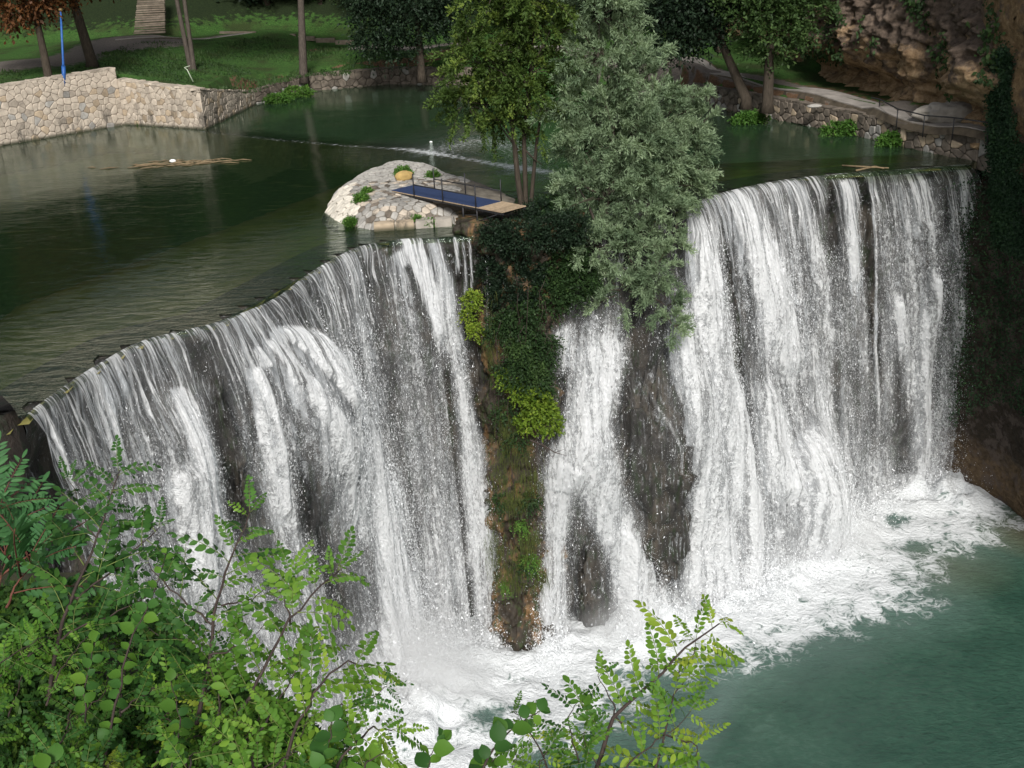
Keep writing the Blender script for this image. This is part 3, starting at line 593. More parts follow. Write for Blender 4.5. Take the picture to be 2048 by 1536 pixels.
def make_fall(cu, d, label, nfl, humps=()):
    root = empty('waterfall', (*cu.Cc[len(cu.Cc) // 2], 0)); tag(root, label, 'waterfall'); root_loc = np.array(root.location)
    F = grid_faces(cu.nu, cu.nv)
    fo = .25 + .0 * d
    bul = np.clip(d - .8, 0, .2).reshape(cu.nu, cu.nv) / .2
    Nn = np.repeat(cu.N, cu.nv, axis=0); hump = np.zeros(len(d))
    px, sc = cu.project(); SD = np.stack([cu.S, cu.D], 1)
    for (p, r, amp) in humps:
        j = np.argmin(((px - np.array(p)) ** 2).sum(1)); q = (SD - SD[j]) / np.array([r, r * 1.5]); hump += amp * np.exp(-(q ** 2).sum(1))
    P = cu.pos(0, .28, 1); P[:, :2] += Nn * (hump + .45 * np.clip(d - .7, 0, .3) / .3 * np.clip(cu.D / 4, 0, 1))[:, None]
    Pb = cu.pos(0, .3, 9, lip=.0); Pb[:, :2] -= Nn * (.35 * np.clip(cu.D / 2, 0, 1))[:, None]; Pb[:, :2] += Nn * (hump * .7)[:, None]; Pb[:, 2] -= .05
    uv = np.stack([cu.S, cu.D], 1)
    def keepf(dd): return F[(dd[F].max(1) > .03)]
    for nm, pp, mt, dd in (('water_sheet', P, 'fall_f', d), ('water_sheet', Pb, 'fall_b', np.clip(d * .95 + .02, 0, 1) * (d > .03))):
        o = ob(nm, mk(nm, pp - root_loc, keepf(dd), M[mt], True, {'dens': dd, 'drop': cu.D}, uv), root)
    # loose water: tens of thousands of small flying shreds
    r = np.random.default_rng(nfl); cand = nfl * 4; a = r.random(cand) * (cu.nu - 1); b = r.random(cand) ** .8 * (cu.nv - 1); i0 = a.astype(int); j0 = b.astype(int); idx = i0 * cu.nv + j0
    dd = d[idx]; clus = fbm(np.stack([cu.S[idx] * 2.2, cu.D[idx] * .9, np.zeros(cand)], -1), 3)
    near = np.clip(cu.D[idx] / 5, 0, 1); pr = np.clip(dd * 1.1 - .15 + .35 * clus, 0.006 * (dd > .02), 1) * near
    ok = np.where(r.random(cand) < pr)[0][:nfl]; idx = idx[ok]; fa = (a[ok] - i0[ok])[:, None]; fb = (b[ok] - j0[ok])[:, None]
    p0 = P[idx]; p1 = P[np.minimum(idx + cu.nv, len(P) - 1)]; p2 = P[idx + 1]; c = p0 + (p1 - p0) * fa + (p2 - p0) * fb; n = len(c)
    vel = p2 - p0; vel /= np.linalg.norm(vel, axis=1)[:, None] + 1e-9; spread = .12 + .5 * (cu.D[idx] / HF)[:, None]
    c = c + r.normal(0, 1, (n, 3)) * spread * [.6, .6, .3] + np.c_[Nn[idx], np.zeros(n)] * (.1 + np.abs(r.normal(0, .25, n)) * (.3 + cu.D[idx] / HF))[:, None]
    near_s = np.clip(40 / np.maximum(c[:, 1], 20), .8, 1.4) ** -1
    ln = (.012 + r.random(n) ** 3 * .05)[:, None] * near_s[:, None]; wd = (.005 + r.random(n) ** 3 * .012)[:, None] * near_s[:, None]
    side = r.normal(0, 1, (n, 3)); side -= (side * vel).sum(1)[:, None] * vel; side /= np.linalg.norm(side, axis=1)[:, None]
    vj = vel + r.normal(0, .35, (n, 3)); V = np.stack([c - vj * ln, c + side * wd + vj * ln * .3, c - side * wd + vj * ln * .5], 1).reshape(-1, 3) - root_loc
    o = ob('droplets', mk('droplets', V, np.arange(3 * n).reshape(-1, 3), M['drops']), root); o['kind'] = 'stuff'
    return root, P, hump
fallL, PL, hL = make_fall(CL, dL, 'long waterfall between the near rock bank and the overgrown tufa pillar', 130000, [((590, 760), 2.3, 1.3), ((640, 900), 2.6, 1.0), ((385, 900), 1.6, .8)])
fallR, PR, hR = make_fall(CR, dR, 'far waterfall behind the willow, with a dark dome of rock in it', 130000, [((1610, 950), 2.0, 1.6), ((1640, 1030), 2.3, 1.6), ((1865, 600), 1.6, .3), ((1150, 900), 1.4, .8), ((1300, 860), 3.0, 1.3)])

# ------------------------------------------------------------------ rock faces behind the water
def cliff(cu, label, back=.9, seed=0, mat='rock_wet', humps=None):
    nu, nv = cu.nu // 2, 150; uu = np.linspace(0, 1.06, nv); Cc = cu.Cc[::2][:nu]; B = cu.B[::2][:nu]; N = cu.N[::2][:nu]
    xy = Cc[:, None] + (B - Cc)[:, None] * (np.sqrt(uu) * .8)[None, :, None]; z = np.tile(-.10 - HF * uu, (nu, 1))
    P = np.concatenate([xy, z[..., None]], 2); nz = fbm(P * [.55, .55, .3] + seed, 5, .55)
    nz2 = fbm(P * [1.8, 1.8, .5] + seed, 3)
    o = -(back + .55) * np.clip(uu * 9, .18, 1)[None, :] + (.7 * nz + .16 * nz2) * np.clip(uu * 7, 0, 1)[None, :]
    P[..., :2] += N[:, None] * o[..., None]
    top = P[:, :1].copy(); top[..., :2] -= N[:, None] * 2.0; P = np.concatenate([top, P], 1)
    o = ob('cliff', mk('cliff', P.reshape(-1, 3), grid_faces(nu, nv + 1), M[mat], True)); tag(o, label, 'cliff')
cliff(CL, 'dark wet rock face glimpsed through gaps in the near waterfall', seed=1); cliff(CR, 'dark wet rock face glimpsed through gaps in the far waterfall', seed=8)

# near bank rock at the left edge of the picture
a = crL[0]; P = resample(np.array([[-40, 10], [-26, 20], [-19.5, 27], a + [-.7, -.9], a + [-.25, -.1], a + [-1.2, 1.2]]), 90); T, N = curve_frame(P); uu = np.linspace(0, 1, 90)
G = np.concatenate([np.repeat(P[:, None], 90, 1), np.tile(.25 - 23 * uu, (90, 1))[..., None]], 2); nz = fbm(G * [.5, .5, .4], 5, .55)
G[..., :2] += N[:, None] * (1.0 * nz * np.clip(uu * 12, .15, 1) + .6 * uu)[..., None]; top = G[:, :1].copy(); top[..., :2] -= N[:, None] * 3; G = np.concatenate([top, G], 1)
tag(ob('bank_rock', mk('bank_rock', G.reshape(-1, 3), grid_faces(90, 91), M['rock_left'], True)), 'dark brown rock bank at the near end of the waterfall crest', 'rock')

def lump(name, c, r, mat, seed, amp=.25, nu=64, nv=48, sc=.8, parent=None, flat=None):
    th = np.linspace(0, 2 * np.pi, nu); ph = np.linspace(0, np.pi, nv); d = np.stack([np.cos(th)[:, None] * np.sin(ph), np.sin(th)[:, None] * np.sin(ph), np.ones((nu, 1)) * np.cos(ph)], -1)
    c = np.array(c, float); P = d * np.array(r); nz = fbm((P + c) * sc + seed, 5, .55) + (1.1 * (.5 - np.abs(fbm((P + c) * np.array([1.6, 1.6, .7]) * sc + seed + 5, 3))) if nu > 150 else 0); nz[-1] = nz[0]; P = P * (1 + amp * nz)[..., None]
    me = mk(name, P.reshape(-1, 3), grid_faces(nu, nv)[:, ::-1], M[mat], True); return ob(name, me, parent, tuple(c))
c = aty(1302, 985, 51.2); tag(lump('rock_dome', c, (1.95, 1.5, 6.6), 'rock_wet', 3, .17, 200, 160), 'dark wet rounded rock streaked with thin water between the white cascades', 'rock')
c = aty(1190, 1190, 50.3); tag(lump('rock_fang', c, (1.0, .9, 3.3), 'rock_wet', 5, .2, 160, 120), 'pointed dark rock splitting the cascade just above the pool', 'rock')
# tufa pillar
hz = np.linspace(0, 1, 150); th = np.linspace(math.radians(150), math.radians(395), 110)
c0 = aty(1042, 520, 52.6); c1 = aty(1040, 1270, 51.0)
cx = np.interp(hz, [0, 1], [c0[0], c1[0]]); cyy = np.interp(hz, [0, 1], [53.4, 50.3]); zz = .6 - 23.4 * hz; rad = np.interp(hz, [0, .1, .25, .5, .7, 1], [2.6, 2.1, 2.0, 1.55, 1.75, 1.5])
G = np.stack([cx + np.cos(th)[:, None] * rad, cyy + np.sin(th)[:, None] * rad * 1.1, np.tile(zz, (110, 1))], -1)
nz = fbm(G * [.8, .8, .55], 5, .6) ; nz2 = 1.2 - 1.6 * np.abs(fbm(G * [1.5, 1.5, 1.2] + 9, 4)); cen = np.stack([cx, cyy], -1)[None]; dirn = (G[..., :2] - cen) / rad[None, :, None]
G[..., :2] += dirn * (.55 * nz + .35 * nz2)[..., None]; top = G[:, :1].copy(); top[..., :2] = top[..., :2] * .2 + np.array([cx[0], cyy[0] + .5]) * .8; top[..., 2] = .7; G = np.concatenate([top, G], 1)
tag(ob('tufa_pillar', mk('tufa_pillar', G.reshape(-1, 3), grid_faces(110, 151)[:, ::-1], M['rock_but'], True)), 'overgrown mossy tufa pillar standing between the two waterfalls', 'rock'); PILLAR = G

# ------------------------------------------------------------------ lower pool
t = NT('lower_pool'); g = t.geo(); fo = t.attr('foam'); n = t.noise(g, .25, 4); n2 = t.noise(t.mapping(g, (1, 1.5, 1)), 2.0, 6, .65, .5)
teal = t.ramp(t.math('ADD', t.math('MULTIPLY', n, .6), t.math('MULTIPLY', n2, .4)), [(.35, (.022, .06, .042)), (.55, (.036, .086, .06)), (.7, (.065, .13, .095))])
teal = t.mix(t.attr('olive'), teal, (.13, .115, .055)); teal = t.mix(t.math('MULTIPLY', t.attr('milky'), .75), teal, (.17, .24, .22))
rid = t.noise(t.mapping(g, (1, 1, 1)), 1.3, 7, .62, 1.4); rr = t.math('SUBTRACT', 1.0, t.math('MULTIPLY', t.math('ABSOLUTE', t.math('SUBTRACT', rid, .5)), 7.0)); big = t.noise(g, .7, 4)
fm = t.math('ADD', t.math('MULTIPLY', fo, 1.9), t.math('ADD', t.math('MULTIPLY', rr, .5), t.math('MULTIPLY', t.math('SUBTRACT', big, .5), 2.2)))
mask = t.math('MULTIPLY', t.maprange(fm, .62, 1.35), t.maprange(fo, 0, .12))
cc = t.mix(mask, teal, (.68, .70, .71)); t.l(cc, t.b.inputs['Base Color']); t.l(t.maprange(mask, 0, 1, .12, .7), t.b.inputs['Roughness']); t.b.inputs['IOR'].default_value = 1.33
wav = t.noise(t.mapping(g, (1, 1.8, 1), rot=(0, 0, .5)), 2.2, 6, .66, .5); hh = t.math('ADD', t.math('MULTIPLY', wav, .5), t.math('MULTIPLY', rid, t.math('MULTIPLY', fo, 1.3)))
t.bump(hh, .85, .34); M['pool'] = t.m
foam_px = [(500,1700),(980,1660),(1000,1560),(1060,1500),(1180,1440),(1250,1400),(1290,1350),(1345,1330),(1480,1310),(1570,1278),(1640,1262),(1700,1222),(1770,1216),(1830,1195),(1835,1130),(1795,1090),(1840,1085),(1905,1095),(1965,1070),(2035,1010),(2030,975),(1985,930),(1700,930),(1400,1000),(1000,1100),(400,1300)]
foam_poly = np.array([at(x, y, -HF)[:2] for x, y in foam_px])
xs = np.arange(-34, 74, .3); ys = np.arange(8, 76, .3); X, Y = np.meshgrid(xs, ys, indexing='ij'); Q = np.stack([X.ravel(), Y.ravel()], 1)
sdd, _ = seg_dist(Q, np.vstack([foam_poly, foam_poly[:1]])); sdd = np.where(inside(Q, foam_poly), -sdd, sdd)
db, _ = seg_dist(Q, np.vstack([CL.B])); db2, _ = seg_dist(Q, CR.B); db = np.minimum(db, db2); foam = np.maximum(np.clip(.36 - sdd / 6.5, 0, .62), np.where(sdd < .5, 1.15 * np.exp(-(db / 3.0) ** 2), 0))
gapc = at(975, 1440, -HF)[:2]; g2 = at(1250, 1350, -HF)[:2]; g3 = at(1790, 1040, -HF)[:2]; g4 = at(1040, 1270, -HF)[:2]
for gc, rr_ in ((gapc, 1.0), (g2, .9), (g3, 1.0), (g4, 1.1)): foam *= 1 - .75 * np.exp(-((Q - gc) ** 2).sum(1) / rr_ ** 2)
hgt = np.clip(foam, 0, 1) * (.12 + .4 * np.exp(-(db / 2.0) ** 2)); nn = fbm(np.c_[Q * .8, Q[:, :1] * 0], 4, .6)
for hp, r_, am in ((at(1620, 1060, -HF)[:2], 2.4, 1.3), (at(1900, 985, -HF)[:2], 1.8, 1.0), (at(820, 1420, -HF)[:2], 3, 1.3), (at(1280, 1250, -HF)[:2], 1.8, .8)): hgt += am * np.exp(-((Q - hp) ** 2).sum(1) / r_ ** 2) * np.clip(foam * 2, 0, 1)
zp = -HF + hgt * (.65 + .8 * nn) + .03 * nn
oc = at(2040, 1060, -HF)[:2]; olive = np.clip(1.1 - np.linalg.norm((Q - oc) * [.28, .3], axis=1), 0, 1) * .95; olive = np.maximum(olive, .4 * np.clip(1.2 - np.linalg.norm((Q - at(1880, 1130, -HF)[:2]) * [.25, .3], axis=1), 0, 1))
milky = np.clip(1 - (sdd + .3) / 4.5, 0, 1) * .55
milky = np.maximum(milky, .5 * np.clip(1.3 - seg_dist(Q, [at(1360, 1500, -HF)[:2], at(1480, 1330, -HF)[:2]])[0] / 1.3, 0, 1))
F = grid_faces(len(xs), len(ys))
tag(ob('lower_pool', mk('lower_pool', np.c_[Q, zp], F, M['pool'], True, {'foam': foam, 'olive': olive, 'milky': milky})), kind='structure'); POOL = (Q, zp, foam, db)

# spray thrown up where the sheets strike
def spray(n, seed):
    r = np.random.default_rng(seed); out = []
    for cu, d in ((CL, dL), (CR, dR)):
        dd = d.reshape(cu.nu, cu.nv)[:, -40:].mean(1); k = r.choice(cu.nu, n // 2, p=(dd + .05) ** 2 / ((dd + .05) ** 2).sum())
        b = cu.B[k] + cu.N[k] * np.abs(r.normal(.3, 1.1, (n // 2, 1))) + r.normal(0, .35, (n // 2, 2)); out.append(np.c_[b, -HF + r.exponential(.9, n // 2) * np.clip(dd[k] * 1.5, .3, 1.3)])
    c = np.vstack(out); n = len(c); s = (.012 + .04 * r.random((n, 1)) ** 2); a = r.normal(0, 1, (n, 3)); b = r.normal(0, 1, (n, 3))
    return np.stack([c, c + a * s, c + b * s], 1).reshape(-1, 3)
V = spray(120000, 3); o = ob('spray', mk('spray', V, np.arange(len(V)).reshape(-1, 3), M['drops'])); tag(o, 'white spray flying up at the foot of both waterfalls', 'spray', kind='stuff')

# mist: soft banks of fine spray over the foot of the falls
def mist(c, r, dens, label):
    t = NT('mist'); t.n.remove(t.b); v = t.new('ShaderNodeVolumePrincipled'); v.inputs['Color'].default_value = (1, 1, 1, 1); v.inputs['Anisotropy'].default_value = .0
    oc = t.coord('Object'); ln = t.new('ShaderNodeVectorMath'); ln.operation = 'LENGTH'; t.l(oc, ln.inputs[0])
    f = t.maprange(ln.outputs['Value'], .25, .98, 1, 0); nn = t.noise(t.mapping(oc, (1, 1, .6)), 2.2, 3, .6)
    t.l(t.math('MULTIPLY', t.math('MULTIPLY', f, t.maprange(nn, .3, .7, .15, 1.2)), dens), v.inputs['Density']); t.l(v.outputs[0], t.out.inputs['Volume'])
    th = np.linspace(0, 2 * np.pi, 25)[:-1]; ph = np.linspace(0, np.pi, 13); V = [(math.sin(p) * math.cos(a), math.sin(p) * math.sin(a), math.cos(p)) for p in ph[1:-1] for a in th]; n = 24
    F = [(j * n + i, (j + 1) * n + i, (j + 1) * n + (i + 1) % n, j * n + (i + 1) % n) for j in range(10) for i in range(n)]; V += [(0, 0, 1), (0, 0, -1)]
    F += [(264, i, (i + 1) % n) for i in range(n)] + [(265, 240 + (i + 1) % n, 240 + i) for i in range(n)]
    o = ob('mist', mk('mist', V, F, t.m), None, tuple(c)); o.scale = r; t.m.cycles.volume_step_rate = 1.0; tag(o, label, 'mist', kind='stuff')
if MIST:
    mist(at(830, 1400, -HF) + [0, -.3, 1.6], (5.4, 3.0, 5.2), .42, 'bank of mist at the foot of the near waterfall')
    mist(at(1640, 1110, -HF) + [0, -.6, 1.4], (5.0, 2.4, 3.2), .4, 'bank of mist at the foot of the far waterfall')
    mist(at(1250, 1280, -HF) + [0, -.3, 1], (3.4, 1.8, 2.6), .3, 'small bank of mist at the foot of the cascade by the rock dome')
# ------------------------------------------------------------------ island of paved stone with the diving ramp
isl_px = [(652,424),(672,441),(700,452),(750,461),(820,457),(880,450),(940,446),(990,440),(1020,424),(1030,398),(985,376),(915,364),(885,350),(830,342),(770,345),(715,362),(668,392)]
isl = np.array([at(x, y, 0)[:2] for x, y in isl_px]); iclose = np.vstack([isl, isl[:1]])
def zisl(Q):
    Q = np.atleast_2d(Q); d, _ = seg_dist(Q, iclose); d = np.where(inside(Q, isl), d, -d * 1.5); lim = np.interp(Q[:, 0], [-9.5, -5, -2.5, 0], [.85, .9, .75, .35])
    e = np.clip(d / 1.6, -1, 1); return lim * np.where(e > 0, 1 - (1 - e) ** 1.9, e * 2.0) + .05 * fbm(np.c_[Q * 1.1, Q[:, :1] * 0], 3)
island = empty('paved_islet', (*isl.mean(0), 0)); tag(island, 'small rounded islet paved with rough stones just above the waterfall crest', 'islet'); ILOC = np.array([*isl.mean(0), 0])
xs = np.arange(isl[:, 0].min() - .6, isl[:, 0].max() + .8, .14); ys = np.arange(isl[:, 1].min() - .6, isl[:, 1].max() + .8, .14); X, Y = np.meshgrid(xs, ys, indexing='ij'); Q = np.stack([X.ravel(), Y.ravel()], 1)
M['islet_soil'] = simple('islet_mortar', (.17, .15, .12), .4, 2.2, .95, .8); M['islet_rock'] = simple('pale_concrete_rock', (.33, .3, .26), .3, 1.6, .9, .8)
F = grid_faces(len(xs), len(ys)); zi = zisl(Q); kp = zi[F].max(1) > -.5
ob('mound', mk('mound', np.c_[Q, zi] - ILOC, F[kp], M['islet_soil'], True), island)
rnd = np.random.default_rng(4); b0, b1 = isl.min(0), isl.max(0); pts = []
for j in range(int((b1[1] - b0[1]) / .35)):
    for i in range(int((b1[0] - b0[0]) / .41)):
        p = b0 + np.array([(i + .5 * (j % 2) + rnd.uniform(-.3, .3)) * .41, (j + rnd.uniform(-.34, .34)) * .35])
        if inside([p], isl)[0] and p[0] < -2.9 + .9 * math.sin(j): pts.append(p)
cells = [c for c in voronoi(pts, .38, []) if c is not None]
rim = iclose[[3, 2, 1, 0, 16, 15, 14, 13]]
def fm(u, v, h):
    z = zisl([[u, v]])[0]; e = .15; nx = zisl([[u + e, v]])[0] - z; ny = zisl([[u, v + e]])[0] - z; n = np.array([-nx / e, -ny / e, 1]); n /= np.linalg.norm(n); return np.array([u, v, z]) + n * (h + .015)
rim_l = iclose[[1, 0, 16, 15, 14]]
big = MB(); cnt = 0
cells.sort(key=lambda c: c[:, 1].mean())
for c in cells:
    cc = c.mean(0); V, F = stone_mesh(c, fm, .05, .022, None, rnd); V = np.array(V) - ILOC
    dr_ = seg_dist([cc], rim_l)[0][0]; pick = rnd.random()
    mt = 'st_white' if dr_ < 1.25 else ('st_grey' if pick < .62 else 'st_pale' if pick < .85 else 'st_dark')
    if cnt < 295: ob('paving_stone', mk('paving_stone', V, F, M[mt]), island); cnt += 1
    else: big.add(V, F)
if big.V: tag(big.obj('paving_filling', M['st_grey'], island), kind='stuff')
# squared facing blocks along the front
for i, (xa, xb) in enumerate(((748, 790), (792, 828), (831, 868), (870, 905), (908, 940))):
    p, q = at(xa, 460 - (xa - 748) * .07, .08), at(xb, 460 - (xb - 748) * .07, .08); T = (q - p)[:2]; L = np.linalg.norm(T); T /= L; N = np.array([T[1], -T[0]]); c = (p + q)[:2] / 2 - N * .25
    V, F = box_vf((c[0], c[1], .17), np.r_[T * (L / 2 - .02), 0], np.r_[N * .3, 0], (0, 0, .22)); V = [np.array(v) - ILOC + rnd.uniform(-.03, .03, 3) for v in V]
    ob('facing_block', mk('facing_block', V, F, M['st_tan' if i < 2 else 'islet_rock']), island)
bq = at(808, 360, .95); bq[2] = zisl([bq[:2]])[0] + .2
o = lump('boulder', bq, (.52, .4, .36), 'st_tan', 12, .22, 24, 16, 1.6); tag(o, 'yellowish rounded boulder at the top of the islet beside the blue ramp', 'boulder')
M['boulder'] = simple('ochre_boulder', (.42, .29, .11), .2, 2, .85, .5); o.data.materials.clear(); o.data.materials.append(M['boulder'])

# diving ramp
M['mat_blue'] = simple('blue_mat', (.022, .04, .10), .2, 8, .85, .2); M['steel'] = simple('dark_steel', (.02, .02, .022), .3, 12, .5, .1); M['plank'] = simple('bare_plank', (.4, .3, .2), .25, 6, .7, .3, rnd=.2)
rp = empty('diving_ramp', at(930, 450, .2)); RL = np.array(rp.location); tag(rp, 'blue matted diving ramp with black railings reaching from the islet over the fall', 'diving ramp')
zA, zB = 1.08, 1.35
nA, nB, fA, fB = at(784, 381, zA), at(1005, 424, zB), at(826, 370, zA), at(1037, 409, zB)
L_ = nB - nA; T = L_ / np.linalg.norm(L_); Wd = (fA - nA + fB - nB) / 2; Wd = Wd - T * (Wd @ T); wd = min(np.linalg.norm(Wd), 1.5); Wd = Wd / np.linalg.norm(Wd); LL = np.linalg.norm(L_); up = np.array([0, 0, 1.])
def rpt(u, v, h=0): return nA + T * (u * LL) + Wd * (v * wd) + up * h - RL
def rbox(name, u0, u1, v0, v1, h0, h1, mat):
    c = (rpt(u0, v0, h0) + rpt(u1, v1, h1)) / 2; V, F = box_vf(c, T * (u1 - u0) * LL / 2, Wd * (v1 - v0) * wd / 2, up * (h1 - h0) / 2); return ob(name, mk(name, V, F, M[mat]), rp)
rbox('mat', -.01, .80, .02, .98, -.02, .012, 'mat_blue'); rbox('deck_board', 0, .80, 0, 1, -.06, -.021, 'plank')
for i in range(7): rbox('plank', .802 + i * .0285, .802 + i * .0285 + .0262, -.02, 1.02, -.045, .0, 'plank')
for v in (0.03, .97): rbox('side_beam', .12, 1.0, v - .03, v + .03, -.16, -.064, 'steel')
for u in (.3, .6, .95): rbox('cross_beam', u, u + .01, .02, .98, -.13, -.066, 'steel')
def rtube(name, pts, r): m = MB(); m.tube(pts, r, 6); return m.obj(name, M['steel'], rp, True)
for v, us in ((0.0, (.22, .49, .78)), (1.0, (.20, .49, .80))):
    for u in us: rtube('post', [rpt(u, v, -.1), rpt(u, v, 1.08)], .036)
    rtube('rail', [rpt(us[0], v, .52), rpt(us[1], v, .52), rpt(us[2], v, .52)], .028)
for v in (0.03, .97):
    foot = rpt(.66, v, 0); foot2 = rpt(.78, v, 0); zf = .02 - RL[2]
    rtube('leg', [foot, (foot[0], foot[1], zf)], .05); rtube('leg', [foot2, (foot2[0], foot2[1], zf)], .04)
    rtube('brace', [(foot[0], foot[1], zf + .12), rpt(.97, v, -.12)], .03); rtube('brace', [(foot[0], foot[1], zf + .7), (foot2[0], foot2[1], zf + .85)], .025)

# ------------------------------------------------------------------ small things on the banks
M['blue_paint'] = simple('blue_paint', (.02, .09, .3), .2, 6, .45, .05); M['lamp_cap'] = simple('lamp_cap', (.15, .1, .04), .2, 6, .5, .1)
b0_ = at(128, 158, 4.1); lp = empty('lamp_post', b0_); tag(lp, 'tall blue lamp post standing behind the pale stone wall', 'lamp post')
m = MB(); m.tube([(-.07, 0, -.5), (.15, 0, .95)], .15, 10); m.obj('base', M['blue_paint'], lp, True); m = MB(); m.tube([(.15, 0, .951), (.17, 0, 1.1), (.75, 0, 4.9)], [.13, .09, .07], 10); m.obj('pole', M['blue_paint'], lp, True)
m = MB(); m.tube([(.75, 0, 4.9), (.76, 0, 4.96), (.77, 0, 5.08), (.77, 0, 5.12)], [.08, .17, .15, .04], 10); m.obj('cap', M['lamp_cap'], lp, True)
M['pipe'] = simple('pale_green_pipe', (.45, .5, .38), .1, 6, .5, .1)
q = at(386, 161, 3.1); m = MB(); m.tube([(0, 0, -.1), (-.35, .05, .85), (-.55, .1, 1.0), (-.15, .3, 1.1)], .045, 6); o = m.obj('bent_pipe', M['pipe'], None, True); o.location = tuple(q); tag(o, 'thin pale green bent pipe sticking out of the lawn by the twin trunk', 'pipe')
# railing of the walkway
rl = empty('railing', at(1846, 264, 1.4)); RR = np.array(rl.location); tag(rl, 'dark iron handrail on posts along the outer edge of the walkway', 'railing')
tp = []
for (x, y) in [(1757,229),(1793,250),(1846,264),(1905,269),(1975,280)]:
    p = at(x, y, 1.4); tp.append(p + [0, 0, .95]); m = MB(); m.tube([p - [0, 0, .3] - RR, p + [0, 0, .95] - RR], .035, 6); m.obj('post', M['steel'], rl, True)
m = MB(); m.tube([tp[0] + [-.5, .2, .1] - RR] + [p - RR for p in tp], .04, 6); m.obj('rail', M['steel'], rl, True)
M['wood_log'] = simple('bleached_wood', (.17, .125, .07), .3, 6, .8, .4)
for pts, lb in (([(1684,331),(1735,334),(1778,336)], 'longer bleached branch stranded on the crest of the far fall'), ([(1712,341),(1750,333),(1768,337)], 'shorter crooked branch stranded on the crest of the far fall')):
    P = [at(x, y, .08) for x, y in pts]; m = MB(); m.tube(P, [.05, .06, .03], 6); tag(m.obj('driftwood', M['wood_log'], None, True), lb, 'branch')
# raft of weed and twigs in the near pond
r = np.random.default_rng(8); m = MB(); cW = at(365, 326, .02)
for k in range(60):
    a = r.normal(0, .22); L = r.uniform(.3, 1.5); c = cW + np.array([r.normal(0, 1.9), r.normal(0, .45), 0]); d = np.array([math.cos(a), math.sin(a), 0]) * L / 2
    m.tube([c - d, c + [0, 0, .04], c + d], [.015, .04, .015], 4)
tag(m.obj('weed_raft', M['wood_log']), 'tangled raft of dead twigs and weed drifting in the near pond', 'weed raft', kind='stuff')
M['white_litter'] = simple('white_litter', (.8, .8, .78), .05, 5, .6, .1)
tag(lump('litter', at(345, 322, .12), (.2, .1, .1), 'white_litter', 2, .3, 14, 10), 'small white scrap caught on the weed raft', 'litter'); tag(lump('litter', at(862, 284, .02), (.09, .05, .06), 'white_litter', 3, .3, 14, 10), 'small white scrap on the sunken weir', 'litter')

# garden steps
gs = empty('staircase', at(300, 66, 5)); GL = np.array(gs.location); tag(gs, 'flight of worn stone steps climbing the dark slope behind the lawn', 'staircase')
for k in range(20):
    c = np.array([-.06 * k, .36 * k, .19 * k + .05]); V, F = box_vf(c, (1.55 - .01 * k, 0, 0), (0, .17, 0), (0, 0, .075)); V = [np.array(v) + RNG.uniform(-.03, .03, 3) for v in V]
    ob('step', mk('step', V, F, M['stepstone']), gs)
g2_ = empty('garden_steps', at(620, 82, 3.4)); GL2 = np.array(g2_.location); tag(g2_, 'line of low concrete kerb blocks stepping down across the lawn', 'steps')
for x0, x1, y in ((440,512,66),(520,548,69),(552,592,71),(597,612,74.5),(613,630,76),(632,670,79.5),(671,710,83.5)):
    z = np.interp(x0, [440, 710], [4.1, 3.0]); a, b = at(x0, y, z), at(x1, y, z); V, F = box_vf((a + b) / 2 - GL2 + [0, 0, -.05], (b - a) / 2, (0, .28, 0), (0, 0, .2)); ob('step_block', mk('step_block', V, F, M['stepstone']), g2_)
g3_ = empty('garden_steps', at(730, 112, 2.3)); GL3 = np.array(g3_.location); tag(g3_, 'three worn slabs leading down to the shore under the dark tree', 'steps')
for x0, x1, y, z in ((713,745,99,2.5),(712,748,113,2.1),(714,744,125,1.75)):
    a, b = at(x0, y, z), at(x1, y, z); V, F = box_vf((a + b) / 2 - GL3, (b - a) / 2, (0, .35, 0), (0, 0, .14)); ob('step', mk('step', V, F, M['stepstone']), g3_)
tag(lump('flat_stone', at(1630, 212, 1.6), (.5, .35, .12), 'st_grey', 6, .2, 20, 12), 'flat grey stone lying on the red earth beside the walkway', 'stone')

# ------------------------------------------------------------------ rock cliff on the right
cb = np.array([at(*p)[:2] for p in [(1440,92,2.6),(1520,98,2.5),(1590,114,2.4),(1650,140,2.3),(1700,158,2.3),(1760,182,2.1),(1830,202,2.0),(1880,214,2.0),(1930,236,1.9),(1968,252,1.9)]]); cb = np.vstack([cb, cb[-1] + [1.6, -3.0], cb[-1] + [3.5, -6]])
NC = 300; P = resample(cb, NC); T, N = curve_frame(P); zz = np.concatenate([np.linspace(.6, 9, 120), np.linspace(9.2, 34, 60)]); nz_ = len(zz)
G = np.concatenate([np.repeat(P[:, None], nz_, 1), np.tile(zz, (NC, 1))[..., None]], 2); s_ = np.linspace(0, 1, NC)[:, None]
cave = np.exp(-((zz - 2.9) / .9) ** 2)[None] * (.5 + .7 * np.clip(fbm(np.stack([s_ * 9 + 0 * zz, s_ * 0 + 0 * zz, s_ * 0 + 0 * zz], -1), 2) + .3, 0, 1))
over = np.interp(zz, [0, 2.5, 3.6, 5, 8, 34], [.2, -.3, .9, 1.3, .9, -3])[None] * np.clip(s_ * 2.2, .3, 1)
nz = fbm(G * .45, 5, .58); rid_ = 1 - np.abs(fbm(G * [.7, .7, .9] + 4, 4)) * 1.6
G[..., :2] += N[:, None] * (over - .9 * cave * np.clip(s_ * 2, .3, 1) + .9 * nz + .35 * rid_ + .2 * fbm(G * 2.4, 3))[..., None]
t = NT('cliff_rock'); g = t.geo(); n = t.noise(g, .55, 6, .6, .4); n2 = t.noise(g, 3.0, 6, .7); sz_ = t.new('ShaderNodeSeparateXYZ'); t.l(g, sz_.inputs[0])
